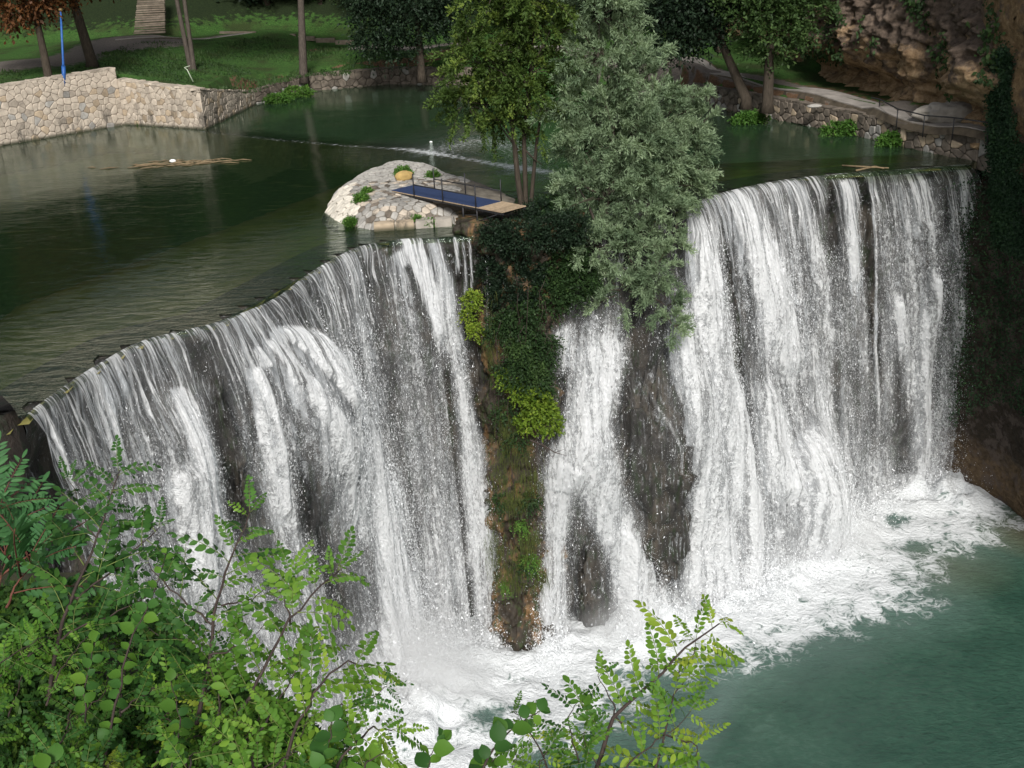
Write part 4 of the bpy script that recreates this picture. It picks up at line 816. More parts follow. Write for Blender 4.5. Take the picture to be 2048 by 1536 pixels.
och = t.ramp(n2, [(.3, (.16, .1, .055)), (.55, (.38, .26, .15)), (.75, (.5, .38, .25))]); gry = t.ramp(n2, [(.3, (.05, .038, .03)), (.7, (.2, .15, .115))])
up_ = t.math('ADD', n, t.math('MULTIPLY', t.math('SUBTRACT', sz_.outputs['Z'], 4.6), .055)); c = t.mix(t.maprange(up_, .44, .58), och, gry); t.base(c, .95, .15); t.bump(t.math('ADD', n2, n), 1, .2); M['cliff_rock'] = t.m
CLIFFG = G
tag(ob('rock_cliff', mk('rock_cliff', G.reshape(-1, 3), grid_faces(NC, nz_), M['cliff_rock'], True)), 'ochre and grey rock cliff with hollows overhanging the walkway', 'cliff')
tag(lump('scree', at(1915, 232, 1.9) + [0, .3, .1], (2.2, .9, .75), 'path_pale' if 'path_pale' in M else 'islet_rock', 9, .25, 50, 30, 1.5), 'pale crumbled rock slope at the cliff foot beside the railing', 'rubble')

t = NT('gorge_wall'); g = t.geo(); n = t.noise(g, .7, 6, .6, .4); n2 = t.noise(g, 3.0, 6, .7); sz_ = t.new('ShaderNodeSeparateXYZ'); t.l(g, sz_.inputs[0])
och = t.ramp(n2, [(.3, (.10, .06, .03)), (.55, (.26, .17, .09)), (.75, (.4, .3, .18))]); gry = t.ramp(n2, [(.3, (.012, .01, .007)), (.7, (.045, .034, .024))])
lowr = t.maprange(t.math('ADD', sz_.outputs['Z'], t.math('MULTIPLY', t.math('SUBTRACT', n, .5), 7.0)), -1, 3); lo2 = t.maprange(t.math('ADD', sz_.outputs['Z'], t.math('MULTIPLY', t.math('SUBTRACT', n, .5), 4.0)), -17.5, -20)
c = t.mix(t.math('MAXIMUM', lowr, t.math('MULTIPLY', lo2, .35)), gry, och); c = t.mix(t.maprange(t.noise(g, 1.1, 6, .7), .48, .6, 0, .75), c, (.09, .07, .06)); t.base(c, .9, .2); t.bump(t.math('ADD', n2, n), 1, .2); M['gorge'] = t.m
# gorge side wall below the walkway, hung with ivy
cols = np.linspace(1972, 2330, 70); zr = np.linspace(14, -23.4, 130); G = np.zeros((70, 130, 3))
xe = lambda z: np.interp(z, [-23, -21, -14, -6, 0, 2, 9], [2003, 1998, 1994, 1986, 1978, 1976, 1972])
for i, cx_ in enumerate(cols):
    Yc = 61.6 - (cx_ - 1972) * .045; wv = Yc * _F[1] + (zr - CZ) * _F[2]
    G[i, :, 0] = ((cx_ - 1972 + xe(zr) - 1024) / FPX * wv - Yc * RX[1] - (zr - CZ) * RX[2]) / RX[0]; G[i, :, 1] = Yc; G[i, :, 2] = zr
nz = fbm(G * .5 + 3, 5, .55); inner = np.clip(np.linspace(0, 8, 70), .12, 1)[:, None]; G[..., 1] -= (.7 * nz + .5 * (1 - np.abs(fbm(G * .9 + 7, 4)) * 1.5)) * inner; G[..., 0] += .35 * fbm(G * .9 + 31, 3) * inner
back = G[:1].copy(); bk = np.clip((-.6 - zr) / .8, 0, 1)[None]; back[..., 0] += 1.5 - 4.7 * bk; back[..., 1] += 5.5; G = np.concatenate([back, G], 0)
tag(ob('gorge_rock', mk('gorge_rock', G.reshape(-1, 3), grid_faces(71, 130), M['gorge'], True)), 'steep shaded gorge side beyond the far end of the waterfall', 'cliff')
GORGE = G
# ------------------------------------------------------------------ foliage
def unit(v): return v / (np.linalg.norm(v, axis=-1, keepdims=True) + 1e-9)
def leaves_mesh(name, c, axis, nrm, ln, wd, mat, val, loc=(0, 0, 0), fold=.15):
    """one pointed leaf per row: stem end, two shoulders, tip"""
    side = unit(np.cross(axis, nrm)); nn = np.cross(side, axis); n = len(c); ln = ln.reshape(-1, 1); wd = wd.reshape(-1, 1)
    V = np.stack([c, c + axis * ln * .45 + side * wd - nn * wd * fold, c + axis * ln, c + axis * ln * .45 - side * wd - nn * wd * fold], 1).reshape(-1, 3) - np.array(loc)
    return mk(name, V, np.arange(4 * n).reshape(-1, 4), mat, False, {'v': np.repeat(val, 4)})
def sprig_cloud(blobs, n, per, slen, leaf, wide, seed, droop=.2, upk=.4, outk=1.0, shell=.55, spread=.5, gaps=.0):
    r = np.random.default_rng(seed); vol = np.array([b[1][0] * b[1][1] * b[1][2] for b in blobs]) ** .7; w_ = vol / vol.sum(); k = r.choice(len(blobs), n, p=w_)
    C0 = np.array([b[0] for b in blobs])[k]; R0 = np.array([b[1] for b in blobs])[k]; d = unit(r.normal(0, 1, (n, 3))); rr = (shell + (1 - shell) * r.random(n) ** .6)[:, None]
    lobes = 1 + .28 * fbm(d * 2.2 + k[:, None] * 3.1, 2)[:, None]; p = C0 + d * R0 * rr * lobes
    if gaps: ok = fbm(p * .9 + seed, 3) > -.9 + gaps; p, d = p[ok], d[ok]; n = len(p)
    dirn = unit(d * outk + np.array([0, 0, upk]) + r.normal(0, spread, (n, 3))); L = slen * (.6 + .8 * r.random(n)); tt = np.linspace(.08, 1, per)
    c = p[:, None] + dirn[:, None] * (L[:, None, None] * tt[None, :, None]) + np.array([0, 0, -1.]) * (droop * L[:, None, None] * (tt ** 2)[None, :, None]); c = c.reshape(-1, 3)
    ax = np.repeat(dirn, per, 0); sd_ = unit(np.cross(ax, r.normal(0, 1, (len(ax), 3)))); ax = unit(ax * .75 + sd_ * .8 + np.array([0, 0, -droop * .6])); m = len(c)
    nr = unit(r.normal(0, .6, (m, 3)) + [0, 0, 1.]); bv = np.repeat(np.clip(r.normal(.42, .2, n), 0, 1), per); val = np.clip(bv + r.normal(0, .08, m), 0, 1)
    return c, ax, nr, leaf * (.6 + .8 * r.random(m)), wide * (.6 + .7 * r.random(m)), val
def crown(name, blobs, n, per, slen, leaf, wide, seed, mat, parent=None, loc=(0, 0, 0), **k):
    c, ax, nr, ln, wd, val = sprig_cloud(blobs, n, per, slen, leaf, wide, seed, **k); return ob(name, leaves_mesh(name, c, ax, nr, ln, wd, M[mat], val, loc), parent)
def bough_crown(name, blobs, nb, spb, per, slen, leaf, wide, seed, mat, twig, parent, loc, droop=.3, upk=.3, blen=1.0, spread=.45):
    r = np.random.default_rng(seed); vol = np.array([b[1][0] * b[1][1] * b[1][2] for b in blobs]) ** .62; k = r.choice(len(blobs), nb, p=vol / vol.sum())
    C0 = np.array([b[0] for b in blobs])[k]; R0 = np.array([b[1] for b in blobs])[k]; d = unit(r.normal(0, 1, (nb, 3)) * [1, 1, .8] + [0, -.15, .1]); p0 = C0 + d * R0 * (.1 + .35 * r.random((nb, 1))); L = (R0.mean(1) * (.55 + .6 * r.random(nb)) * blen + .25)[:, None]
    dirn = unit(d + np.array([0, 0, upk]) + r.normal(0, .3, (nb, 3))); t_ = (.25 + .75 * r.random((nb, spb)))[..., None]
    q = p0[:, None] + dirn[:, None] * L[:, None] * t_ - np.array([0, 0, 1.]) * droop * L[:, None] * t_ ** 2.2; tg = unit(dirn[:, None] - np.array([0, 0, 2.2]) * droop * t_ ** 1.2); q = q.reshape(-1, 3); tg = tg.reshape(-1, 3); n = len(q)
    sd = unit(tg * .8 + r.normal(0, spread, (n, 3)) + [0, 0, .15]); sl = slen * (.5 + .8 * r.random(n)) * (1.1 - .45 * t_.reshape(-1)); tt = np.linspace(.05, 1, per)
    c = (q[:, None] + sd[:, None] * (sl[:, None, None] * tt[None, :, None]) - np.array([0, 0, .25]) * sl[:, None, None] * (tt ** 2)[None, :, None]).reshape(-1, 3); ax = np.repeat(sd, per, 0); s2 = unit(np.cross(ax, r.normal(0, 1, (len(ax), 3)))); ax = unit(ax * .85 + s2 * .65); m = len(c)
    nr = unit(r.normal(0, .6, (m, 3)) + [0, -.2, 1.]); bv = np.repeat(np.clip(r.normal(.42, .2, nb), 0, 1), spb * per); val = np.clip(bv + r.normal(0, .12, m), 0, 1)
    ob(name, leaves_mesh(name, c, ax, nr, leaf * (.6 + .8 * r.random(m)), wide * (.6 + .7 * r.random(m)), M[mat], val, loc), parent)
    mm = MB()
    for i in range(0, nb, 2):
        ts = np.linspace(0, 1, 5)[:, None]; P = p0[i] + dirn[i] * L[i] * ts - np.array([0, 0, 1.]) * droop * L[i] * ts ** 2.2 - loc; mm.tube(P, [.03, .024, .018, .012, .006], 4, False)
    mm.obj('boughs', M[twig], parent, True)
def limb(m, a, b, r0, r1, seed, wig=.12, n=7):
    rr = np.random.default_rng(seed); a, b = np.array(a, float), np.array(b, float); L = np.linalg.norm(b - a); t = np.linspace(0, 1, n)[:, None]
    P = a + (b - a) * t + np.cumsum(rr.normal(0, wig * L / n, (n, 3)), 0) * np.sin(t * np.pi); m.tube(P, list(np.linspace(r0, r1, n)), 7); return P

# green-yellow alder with three stems
base = at(1046, 424, .2); al = empty('alder_tree', base); AL = np.array(base); tag(al, 'slim three stemmed alder with yellowing leaves beside the diving ramp tip', 'tree')
YA = base[1]; ab = [(aty(x, y, YA + dy), (r_, r_, r_ * .85)) for x, y, r_, dy in [(955,120,1.9,0),(1010,70,2.1,.5),(935,205,1.35,-.3),(985,190,1.6,.6),(1045,150,2.0,.4),(1085,225,1.5,.6),(1095,70,2.0,.8),(1060,-30,2.6,0),(990,-20,2.0,.3),(1010,235,.8,-.2)]]
bough_crown('crown', ab, 330, 22, 7, .5, .17, .05, 21, 'alder', 'bark', al, AL, droop=.3, upk=.15)
for k, (pts, r0) in enumerate([([(1046,430),(1036,360),(1028,280),(1020,200),(1005,100)], .17), ([(1052,428),(1050,350),(1048,270),(1060,150),(1070,40)], .14), ([(1060,428),(1067,350),(1074,280),(1090,180)], .12)]):
    P = [aty(x, y, YA + .25 * k + (.3 if i > 2 else 0)) - AL for i, (x, y) in enumerate(pts)]; m = MB(); m.tube(resample(P, 14), list(np.linspace(r0, .05, 14)), 8); m.obj('trunk', M['bark'], al, True)
m = MB()
for k, (x, y, x2, y2) in enumerate([(1028,280,965,200),(1020,200,950,120),(1036,300,990,230),(1048,270,1085,210),(1060,150,1100,60),(1015,150,1010,60),(1020,210,935,205),(1050,300,1085,330)]): limb(m, aty(x, y, YA + .2) - AL, aty(x2, y2, YA + .3) - AL, .06, .015, k)
m.obj('limbs', M['bark'], al, True)

# silver willow
base = aty(1215, 520, 53.2); wi = empty('willow_tree', base); WL = np.array(base); tag(wi, 'large silvery green willow leaning out over the crest between the waterfalls', 'tree')
wb = [(aty(x, y, Y_), (r_, r_ * .9, r_ * hz_)) for x, y, r_, hz_, Y_ in [(1200,20,1.5,1.3,54.5),(1180,-60,2,1.2,55),(1210,120,1.8,1.1,54.3),(1275,175,1.7,1,54),(1190,215,1.9,1,54.2),(1320,245,1.8,.9,53.8),(1245,285,2.2,.9,53),(1165,300,1.1,1,53),(1365,300,1.25,.9,53.5),(1345,365,1.5,.85,53),(1215,390,1.8,.9,52.2),(1290,420,1.6,.85,52),(1150,365,1.0,.9,52.5),(1185,480,1.3,.9,51.8),(1255,500,1.5,.9,51.2),(1310,540,1.0,1,51),(1245,580,1.0,1,50.9),(1330,610,.7,1.2,50.8),(1345,650,.45,1.1,50.7),(1395,250,.9,.9,53.4),(1385,320,1.1,.9,53.1),(1370,205,.9,.9,53.6),(1340,470,.9,.9,52),(1290,340,1.6,.9,52.6),(1140,265,.6,.8,53),(1280,110,.8,1,54)]]
bough_crown('crown', wb, 620, 22, 13, .62, .19, .024, 33, 'willow', 'bark', wi, WL, droop=.2, upk=.35, blen=1.15, spread=.35)
m = MB(); r0p = np.zeros(3)
for k, (x, y, Y_) in enumerate([(1200,20,54.5),(1275,175,54),(1190,215,54),(1320,245,53.8),(1365,300,53.5),(1345,365,53),(1290,420,52),(1255,500,51.3),(1330,610,51),(1150,365,52.5),(1235,60,54.3)]): limb(m, r0p + [0, 0, .2 * k * .3], aty(x, y, Y_) - WL, .12, .02, 50 + k, .1, 9)
m.obj('limbs', M['bark_grey'], wi, True); m = MB(); m.tube([(0, .3, -2.2), (0, 0, 0), (-.15, .3, 2.0), (-.3, .8, 4.4)], [.34, .28, .22, .12], 9); m.obj('trunk', M['bark'], wi, True)

# dark shrubs crowning the tufa pillar
def shrub(name, label, blobs, n, per, sl, lf, wdt, seed, mat, cat='shrub', group=None, stems=5, **k):
    c0 = np.mean([b[0] for b in blobs], 0); lowest = min(b[0][2] - b[1][2] for b in blobs); e = empty(name, (c0[0], c0[1], lowest)); loc = np.array(e.location); tag(e, label, cat, group)
    crown('foliage', blobs, n, per, sl, lf, wdt, seed, mat, e, loc, **k); m = MB(); r = np.random.default_rng(seed)
    for i in range(stems): b = blobs[i % len(blobs)]; limb(m, (r.normal(0, .1), r.normal(0, .1) + .3, 0), b[0] - loc + r.normal(0, .3, 3), .04, .01, seed + i)
    m.obj('stems', M['twig'], e, True); return e
B = lambda L: [(aty(x, y, Y_), (r_, r_ * .8, r_ * .9)) for x, y, r_, Y_ in L]
shrub('dark_shrub', 'dark bushy shrub below the ramp tip at the head of the tufa pillar', B([(1000,480,.8,51.6),(1040,510,1.1,51.2),(990,540,.7,51.2),(1060,570,.9,50.9),(1010,590,.8,51)]), 2600, 9, .5, .13, .04, 61, 'dark_leaf', stems=12)
shrub('root_scrub', 'tangled dark scrub at the foot of the alder behind the ramp tip', B([(985,470,.45,50.6),(1020,472,.6,50.2),(1065,470,.6,50.1),(1110,462,.7,50.4),(1145,455,.6,50.6),(1055,440,.5,51.6),(1085,425,.5,52)]), 2600, 8, .45, .12, .035, 66, 'dark_leaf', stems=30)
shrub('dark_shrub', 'dark green shrub under the willow crown beside the tufa pillar head', B([(1090,470,1.0,51.8),(1120,520,1.1,51.4),(1110,430,.8,52.4),(1150,560,1.0,51),(1095,590,.9,50.8)]), 3000, 9, .55, .14, .04, 62, 'mid_leaf', stems=12)
shrub('bramble', 'leafy bramble hanging down the middle of the tufa pillar', B([(1040,640,.7,49.6),(1065,700,.8,49.2),(1030,740,.7,49),(1075,760,.6,48.9),(1095,690,.4,49.2),(1000,650,.5,49.8),(1010,820,.35,48.9),(1035,880,.3,48.8),(1000,1000,.25,48.9),(1050,1130,.3,48.7),(1060,1000,.25,48.7)]), 1900, 8, .5, .13, .045, 63, 'mid_leaf', droop=.6, upk=-.1)
shrub('ivy_clump', 'bright yellow green ivy bulging from the side of the tufa pillar', B([(1075,800,.62,48.6),(1100,845,.5,48.5),(1055,840,.5,48.6),(1090,815,.5,48.5),(1035,780,.4,48.7),(1010,755,.35,48.8)]), 900, 8, .28, .12, .055, 64, 'lime_leaf', 'ivy', droop=.5)
shrub('ivy_clump', 'small yellow green ivy clump between the trickles and the tufa pillar', B([(945,600,.35,50.4),(950,660,.3,50.2),(935,630,.25,50.3)]), 260, 7, .3, .11, .05, 65, 'lime_leaf', 'ivy', stems=3, droop=.5)
shrub('fern_clump', 'fresh green ferns hanging just above the yellow green ivy', B([(1050,700,.4,48.9),(1075,735,.4,48.8),(1030,690,.3,49.0)]), 500, 8, .45, .11, .035, 67, 'mid2', 'fern', droop=.8, upk=-.2, shell=.1)
shrub('fern_clump', 'small ferns on the brown rock low down the pillar', B([(1045,1050,.25,48.7),(1060,1120,.3,48.6),(1010,1170,.22,48.7)]), 260, 7, .35, .1, .03, 68, 'weed', 'fern', stems=3, droop=.9, upk=-.3, shell=.1)
# moss and grass hanging from the pillar
def hang(name, label, spots, n, L, seed, mat='dry_grass', wdt=.012):
    r = np.random.default_rng(seed); V = []; val = []; k = r.choice(len(spots), n); c = np.array([s[0] for s in spots])[k] + r.normal(0, 1, (n, 3)) * np.array([s[1] for s in spots])[k]
    d0 = unit(r.normal(0, .5, (n, 3)) + [0, -1, .2]); ln = (L * (.4 + .9 * r.random(n)))[:, None]; sx = unit(np.cross(d0, [0, 0, 1.])) * wdt
    p1 = c + d0 * ln * .25 - [0, 0, .1] * ln; p2 = p1 + d0 * ln * .1 - np.array([0, 0, .75]) * ln
    V = np.stack([c - sx, c + sx, p1 + sx, p1 - sx, p2], 1).reshape(-1, 3); i = np.arange(n) * 5; F = [(a, a + 1, a + 2, a + 3) for a in i] + [(a + 3, a + 2, a + 4) for a in i]
    o = ob(name, mk(name, V, F, M[mat], False, {'v': np.repeat(np.clip(r.normal(.4, .25, n), 0, 1), 5)})); tag(o, label, 'grass', kind='stuff'); return o
hang('hanging_grass', 'tufts of moss and grass hanging down the tufa pillar', [(aty(x, y, Y_), (a, .15, b)) for x, y, Y_, a, b in [(1035,900,48.9,.5,.5),(1060,960,48.8,.4,.5),(1030,1000,48.8,.4,.4),(1000,960,49.1,.3,.9),(1010,850,49.1,.3,.6),(1040,1120,48.7,.5,.5),(1060,1080,48.6,.35,.5),(1020,1160,48.7,.45,.4),(990,1100,49,.25,.8),(1075,1150,48.7,.3,.4),(985,700,49.8,.25,1.2)]], 2600, .6, 71, wdt=.008)
m = MB(); r = np.random.default_rng(72)
for k in range(26):
    x = r.uniform(985, 1110); y = r.uniform(560, 800); p = aty(x, y, 49.2 + r.uniform(-.6, .3)); L = r.uniform(1, 4); q = [p, p + [r.normal(0, .2), -.1, -L * .4], p + [r.normal(0, .3), -.05, -L]]; m.tube(resample(q, 8), list(np.linspace(.014, .008, 8)), 4)
tag(m.obj('roots', M['twig']), 'thin bare roots and creepers dangling down the tufa pillar', 'roots', kind='stuff')
P = [aty(x, y, 48.4) for x, y in [(1060,880),(1085,890),(1110,905),(1135,912)]]; m = MB(); m.tube(P, [.04, .035, .025, .01], 5); m.tube([P[2], aty(1130, 898, 48.3)], [.02, .006], 4); m.tube([P[1], aty(1105, 915, 48.4)], [.02, .006], 4); tag(m.obj('dead_branch', M['twig']), 'dead forked twig jutting from the pillar over the cascade', 'branch')

# weeds on the islet, banks
for k, (x, y, z, r_, lb) in enumerate([(806,346,1.35,.42,'bright green weed tuft behind the ochre boulder'), (724,398,1.2,.3,'round green weed tuft in the middle of the islet stones'), (700,437,.5,.26,'green weeds at the waterline on the near left of the islet'), (866,353,1.1,.26,'small weed tuft under the far railing of the ramp'), (734,385,1.15,.18,'thin weed sprig above the round tuft on the islet'), (833,437,.5,.14,'tiny weed in the islet facing wall'), (860,438,.5,.15,'small weed at the end of the islet facing blocks')]):
    p = at(x, y, z * .8); p[2] = max(zisl([p[:2]])[0], .1) + .02; shrub('weed_tuft', lb, [(p + [0, 0, .05], (r_, r_ * .8, r_ * .7))], int(900 * r_ * r_ * 6), 6, .22, .09, .03, 80 + k, 'weed', 'weed', stems=2, upk=.9, shell=.1)
for k, (x, y, z, r_, lb) in enumerate([(596,183,.5,.9,'bright weeds spilling from the far bank wall near the pale wall'), (1500,236,.4,.8,'weeds growing from the bank wall under the leaning tree'), (1690,258,.4,1.0,'bright weeds on the bank wall below the bend in the walkway'), (1790,278,.4,.7,'weeds low on the bank wall near the railing'), (555,197,.4,.7,'weeds at the corner where the pale wall ends')]):
    p = at(x, y, z); shrub('bank_weeds', lb, [(p, (r_ * 1.4, .35, r_ * .4))], 500, 6, .3, .16, .05, 95 + k, 'weed', 'weeds', stems=2, droop=.5, upk=.2)

# ------------------------------------------------------------------ trees of the park
def tree(name, label, px, z, hgt, blobs, mat, seed, r0=.35, n=1500, leaf=.34, wide=.10, lean=(0, 0), bark_='bark', trunks=None, group=None, slen=.9, **k):
    b = at(px[0], px[1], z); e = empty(name, b); tag(e, label, 'tree', group); bl = [(np.array(c, float), r_) for c, r_ in blobs]
    crown('crown', bl, n, 7, slen, leaf, wide, seed, mat, e, **k)
    for i, (lx, ly, rr) in enumerate(trunks or [(lean[0], lean[1], r0)]):
        m = MB(); m.tube([(0 + i * .3, 0, -.6), (0 + i * .3, 0, .1), (i * .3 + lx * .35, ly * .35, hgt * .35), (i * .3 + lx, ly, hgt)], [rr * 1.5, rr * 1.1, rr * .85, rr * .35], 9); m.obj('trunk', M[bark_], e, True)
    m = MB()
    for i, (c, r_) in enumerate(bl): limb(m, (lean[0] * .7, lean[1] * .7, hgt * (.5 + .3 * (i % 3) / 3)), c, r0 * .35, .03, seed + i)
    m.obj('limbs', M[bark_], e, True); return e
tree('rusty_tree', 'rust brown leaved tree nearest the blue lamp post', (98,158), 4.0, 9, [((0,0,6.3),(2.8,2.4,1.7)),((-2.6,0,5.6),(2.6,2,1.6)),((1.3,.5,8.5),(3,3,2.5)),((-3,1,9),(3,3,2.5))], 'brown_leaf', 101, .3, 1700, droop=.4)
tree('rusty_tree', 'rust brown leaved tree leaning behind the lamp post', (183,123), 4.3, 12, [((-1.5,0,6.9),(2.4,2.2,1.5)),((1.4,0,7.4),(2.2,2,1.6)),((-1,1,10),(4,3,3)),((-4,1,7.5),(2.6,2,1.6))], 'brown_leaf', 102, .42, 1700, lean=(-1.6, .6), droop=.4)
tree('twin_tree', 'tall tree with two slender grey trunks on the lawn', (381,138), 3.2, 15, [((0,0,14),(4,4,3)),((-3,1,12),(3,3,2)),((3,1,12.5),(3,3,2))], 'mid_leaf', 103, .26, 1500, bark_='bark_grey', trunks=[(-.7, 0, .2), (.1, .3, .19)])
tree('lawn_tree', 'single straight trunk standing at the far bank wall', (607,152), 1.5, 15, [((0,0,14),(4,4,3)),((3,1,12),(3,3,2)),((-3,0,12),(3,3,2.4))], 'mid_leaf', 104, .36, 1500, bark_='bark_grey', lean=(1.2, .2))
tree('dark_tree', 'dark drooping tree over the far shore steps', (843,150), 1.5, 9, [((0,-.3,4.4),(3.2,2.4,1.4)),((-3.4,-.3,5),(2.4,2,2.2)),((2.2,0,5.6),(2.4,2,1.6)),((0,0,7),(4.2,3,2.4)),((-3.5,.5,8),(3,3,2.4)),((-2,-.5,2.7),(1.6,1.2,1.3)),((-4.4,0,3.1),(1.1,1,1.3))], 'dark_leaf', 105, .34, 3600, leaf=.3, wide=.08, droop=.6)
tree('broad_tree', 'round green tree beside the walkway and red earth', (1535,207), 1.5, 8, [((.2,-.2,4.6),(1.9,1.8,1.6)),((-.8,0,6.6),(2.4,2.2,1.8)),((1.6,0,6.4),(2.2,2,1.7)),((0,.2,8.6),(3.2,3,2))], 'mid2', 106, .36, 2300, leaf=.24, wide=.08, bark_='bark')
tree('leaning_tree', 'dark leaning tree on the bank left of the round green tree', (1492,200), 1.5, 8, [((-3.4,.6,5),(1.8,1.8,1.6)),((-4,1,7.2),(2.8,2.4,2)),((-1.6,1,7.6),(2,2,1.8)),((-5.2,.6,4.3),(1.4,1.4,1.2))], 'dark_leaf', 107, .34, 2300, lean=(-3.6, 1), leaf=.26, wide=.08)
tree('spreading_tree', 'green tree spreading its crown in front of the rock cliff', (1600,118), 2.4, 9, [((1.2,-2,4.6),(2.6,2,1.5)),((3.6,-3,5.4),(2.6,2,1.4)),((5.6,-4.4,4.2),(1.6,1.5,1)),((0,-1,7.6),(3.6,3,2)),((4,-2.6,7.8),(3,3,1.8))], 'mid_leaf', 108, .36, 3000, leaf=.27, wide=.08, droop=.5)
tree('background_tree', 'green tree behind the round green tree near the cliff end', (1440,100), 2.6, 10, [((0,0,5.4),(2.8,2.4,2)),((3.4,0,6.6),(2.6,2.4,2)),((-3.2,0,6.4),(2.8,2.4,2)),((0,0,9),(5,4,3))], 'mid_leaf', 109, .34, 2600, leaf=.3, wide=.09)
# wooded hillside behind: separate trees sharing three crowns
protos = []
for k, mt in enumerate(('dark_leaf', 'mid_leaf', 'dark_leaf')):
    bl = [(np.array(c, float), r_) for c, r_ in [((0,0,5.5),(3,3,2.6)),((-2.2,0,4),(2.2,2,1.8)),((2.2,.4,4.4),(2.4,2,1.8)),((.4,-1.6,3.4),(2.2,1.8,1.6)),((0,0,8),(2.2,2.2,2)),((-1,-1,2),(1.8,1.6,1.2))][k % 2:]]
    c, ax, nr, ln, wd_, val = sprig_cloud(bl, 1300, 7, .9, .42, .13, 140 + k, droop=.4); cm = leaves_mesh('crown', c, ax, nr, ln, wd_, M[mt], val); m = MB(); m.tube([(0, 0, -1), (.1, 0, 2), (.3, 0, 7)], [.35, .28, .08], 7); protos.append((cm, mk('trunk', m.V, m.F, M['bark'], True)))
r = np.random.default_rng(150); kinds = ['dark bushy tree crowding the wooded hillside', 'green bushy tree crowding the wooded hillside', 'very dark tree crowding the wooded hillside']
spots = []
for row in range(5):
    for i in range(19):
        x = -72 + i * 7.6 + (row % 2) * 3.8 + r.uniform(-1.4, 1.4); yl_ = np.interp(x, path_line[:, 0], path_line[:, 1]) + 7 + row * 6.5 + r.uniform(-1, 1)
        if x > 42: continue
        if row == 0 and (-53 < x < -40 or -36 < x < -33.5): continue
        if row < 2 and abs(x - at(295, 50, 5)[0]) < 3.6: continue
        spots.append((x, yl_))
for i, (x, y) in enumerate(spots):
    k = i % 3; s = r.uniform(.9, 1.5); e = empty('hillside_tree', (x, y, gz1(x, y) - .2)); e.scale = (s, s, s * r.uniform(.9, 1.15)); e.rotation_euler = (0, 0, r.uniform(0, 6.28)); tag(e, kinds[k], 'tree', 'trees of the wooded hillside behind the ' + ('pond',)[0] + (', dark', ', green', ', darkest')[k])
    ob('crown', protos[k][0], e); ob('trunk', protos[k][1], e)
r = np.random.default_rng(155); n = 26000; a = r.integers(0, CLIFFG.shape[0] - 1, n); b = r.integers(0, CLIFFG.shape[1] - 1, n); p = CLIFFG[a, b] + (CLIFFG[a + 1, b] - CLIFFG[a, b]) * r.random((n, 1)) + r.normal(0, .12, (n, 3))
ok = (fbm(p * [.35, .35, .22] + 3, 3) > .28) & (p[:, 2] > 3.2); p = p[ok] + np.array([-.15, -.3, 0]); n = len(p)
me = leaves_mesh('creeper', p, unit(r.normal(0, .6, (n, 3)) + [-.2, -.3, -.8]), unit(r.normal(0, .5, (n, 3)) + [-.2, -1, .6]), .26 * (.6 + .8 * r.random(n)), .09 * (.6 + .8 * r.random(n)), M['mid_leaf'], np.clip(r.normal(.4, .2, n), 0, 1)); tag(ob('creeper', me), 'patches of dark creeper hanging on the rock cliff over the walkway', 'creeper', kind='stuff')
# ivy on the gorge side
r = np.random.default_rng(160); n = 95000; a = np.where(np.arange(n) < 70000, r.integers(0, 69, n), r.integers(0, 12, n)); b = (np.where(np.arange(n) < 70000, r.random(n), .2 + .3 * r.random(n)) * 128).astype(int); a[:16000] = 0; p = GORGE[a, b] + (GORGE[a + 1, b] - GORGE[a, b]) * r.random((n, 1)) + (GORGE[a, b + 1] - GORGE[a, b]) * r.random((n, 1))
cover = np.where(p[:, 2] > 1.6, (a > 0) & (a < 9) & (p[:, 2] < 6) | (fbm(p * .6 + 9, 3) > .55), True) & (p[:, 2] > -16.5 + 2 * np.sin(p[:, 0] * 1.3)) & (fbm(p * .8, 3) > -.95); p = p[cover]; n = len(p)
p += np.array([-.1, -.55, 0]) * r.random((n, 1)) * 1.3 + r.normal(0, .12, (n, 3)); ax = unit(r.normal(0, .6, (n, 3)) + [-.3, -.3, -.7]); nr = unit(r.normal(0, .5, (n, 3)) + [-.3, -1, .6])
me = leaves_mesh('ivy', p, ax, nr, .13 * (.6 + .8 * r.random(n)), .055 * (.6 + .8 * r.random(n)), M['ivy'], np.clip(r.normal(.4, .22, n) + .25 * fbm(p * .7, 2), 0, 1)); tag(ob('ivy', me), 'dense dark ivy hanging down the gorge side beyond the far waterfall', 'ivy', kind='stuff')
# grass and clover standing on the lawn and along the banks
r = np.random.default_rng(170); n = 60000; Q = np.stack([r.uniform(-46, 12, n), r.uniform(82, 128, n)], 1)
bx = [at(x, y, z)[:2] for x, y, z in [(0,178,3.9),(120,155,3.9),(248,140,3.8),(300,165,3.2),(450,180,2.2),(600,155,1.6),(700,150,1.5),(710,90,2.8),(520,72,4),(240,85,4.8),(130,125,4.6),(0,140,4.4)]]
Q = Q[inside(Q, bx)]; n = len(Q); clump = fbm(np.c_[Q * .5, Q[:, :1] * 0], 3); z = gz(Q); hgt_ = .06 + .12 * np.clip(clump + .3, 0, 1); c = np.c_[Q, z]; a = r.uniform(0, 6.28, n); sx = np.c_[np.cos(a), np.sin(a), np.zeros(n)] * .07
V = np.stack([c - sx, c + sx, c + np.c_[r.normal(0, .06, (n, 2)), hgt_ * (1 + r.random(n))]], 1).reshape(-1, 3); o = ob('grass', mk('grass', V, np.arange(3 * n).reshape(-1, 3), M['mid_leaf'], False, {'v': np.repeat(np.clip(.5 + .3 * clump + r.normal(0, .15, n), 0, 1), 3)})); tag(o, 'rough lawn grass behind the pale stone wall', 'grass', kind='stuff')
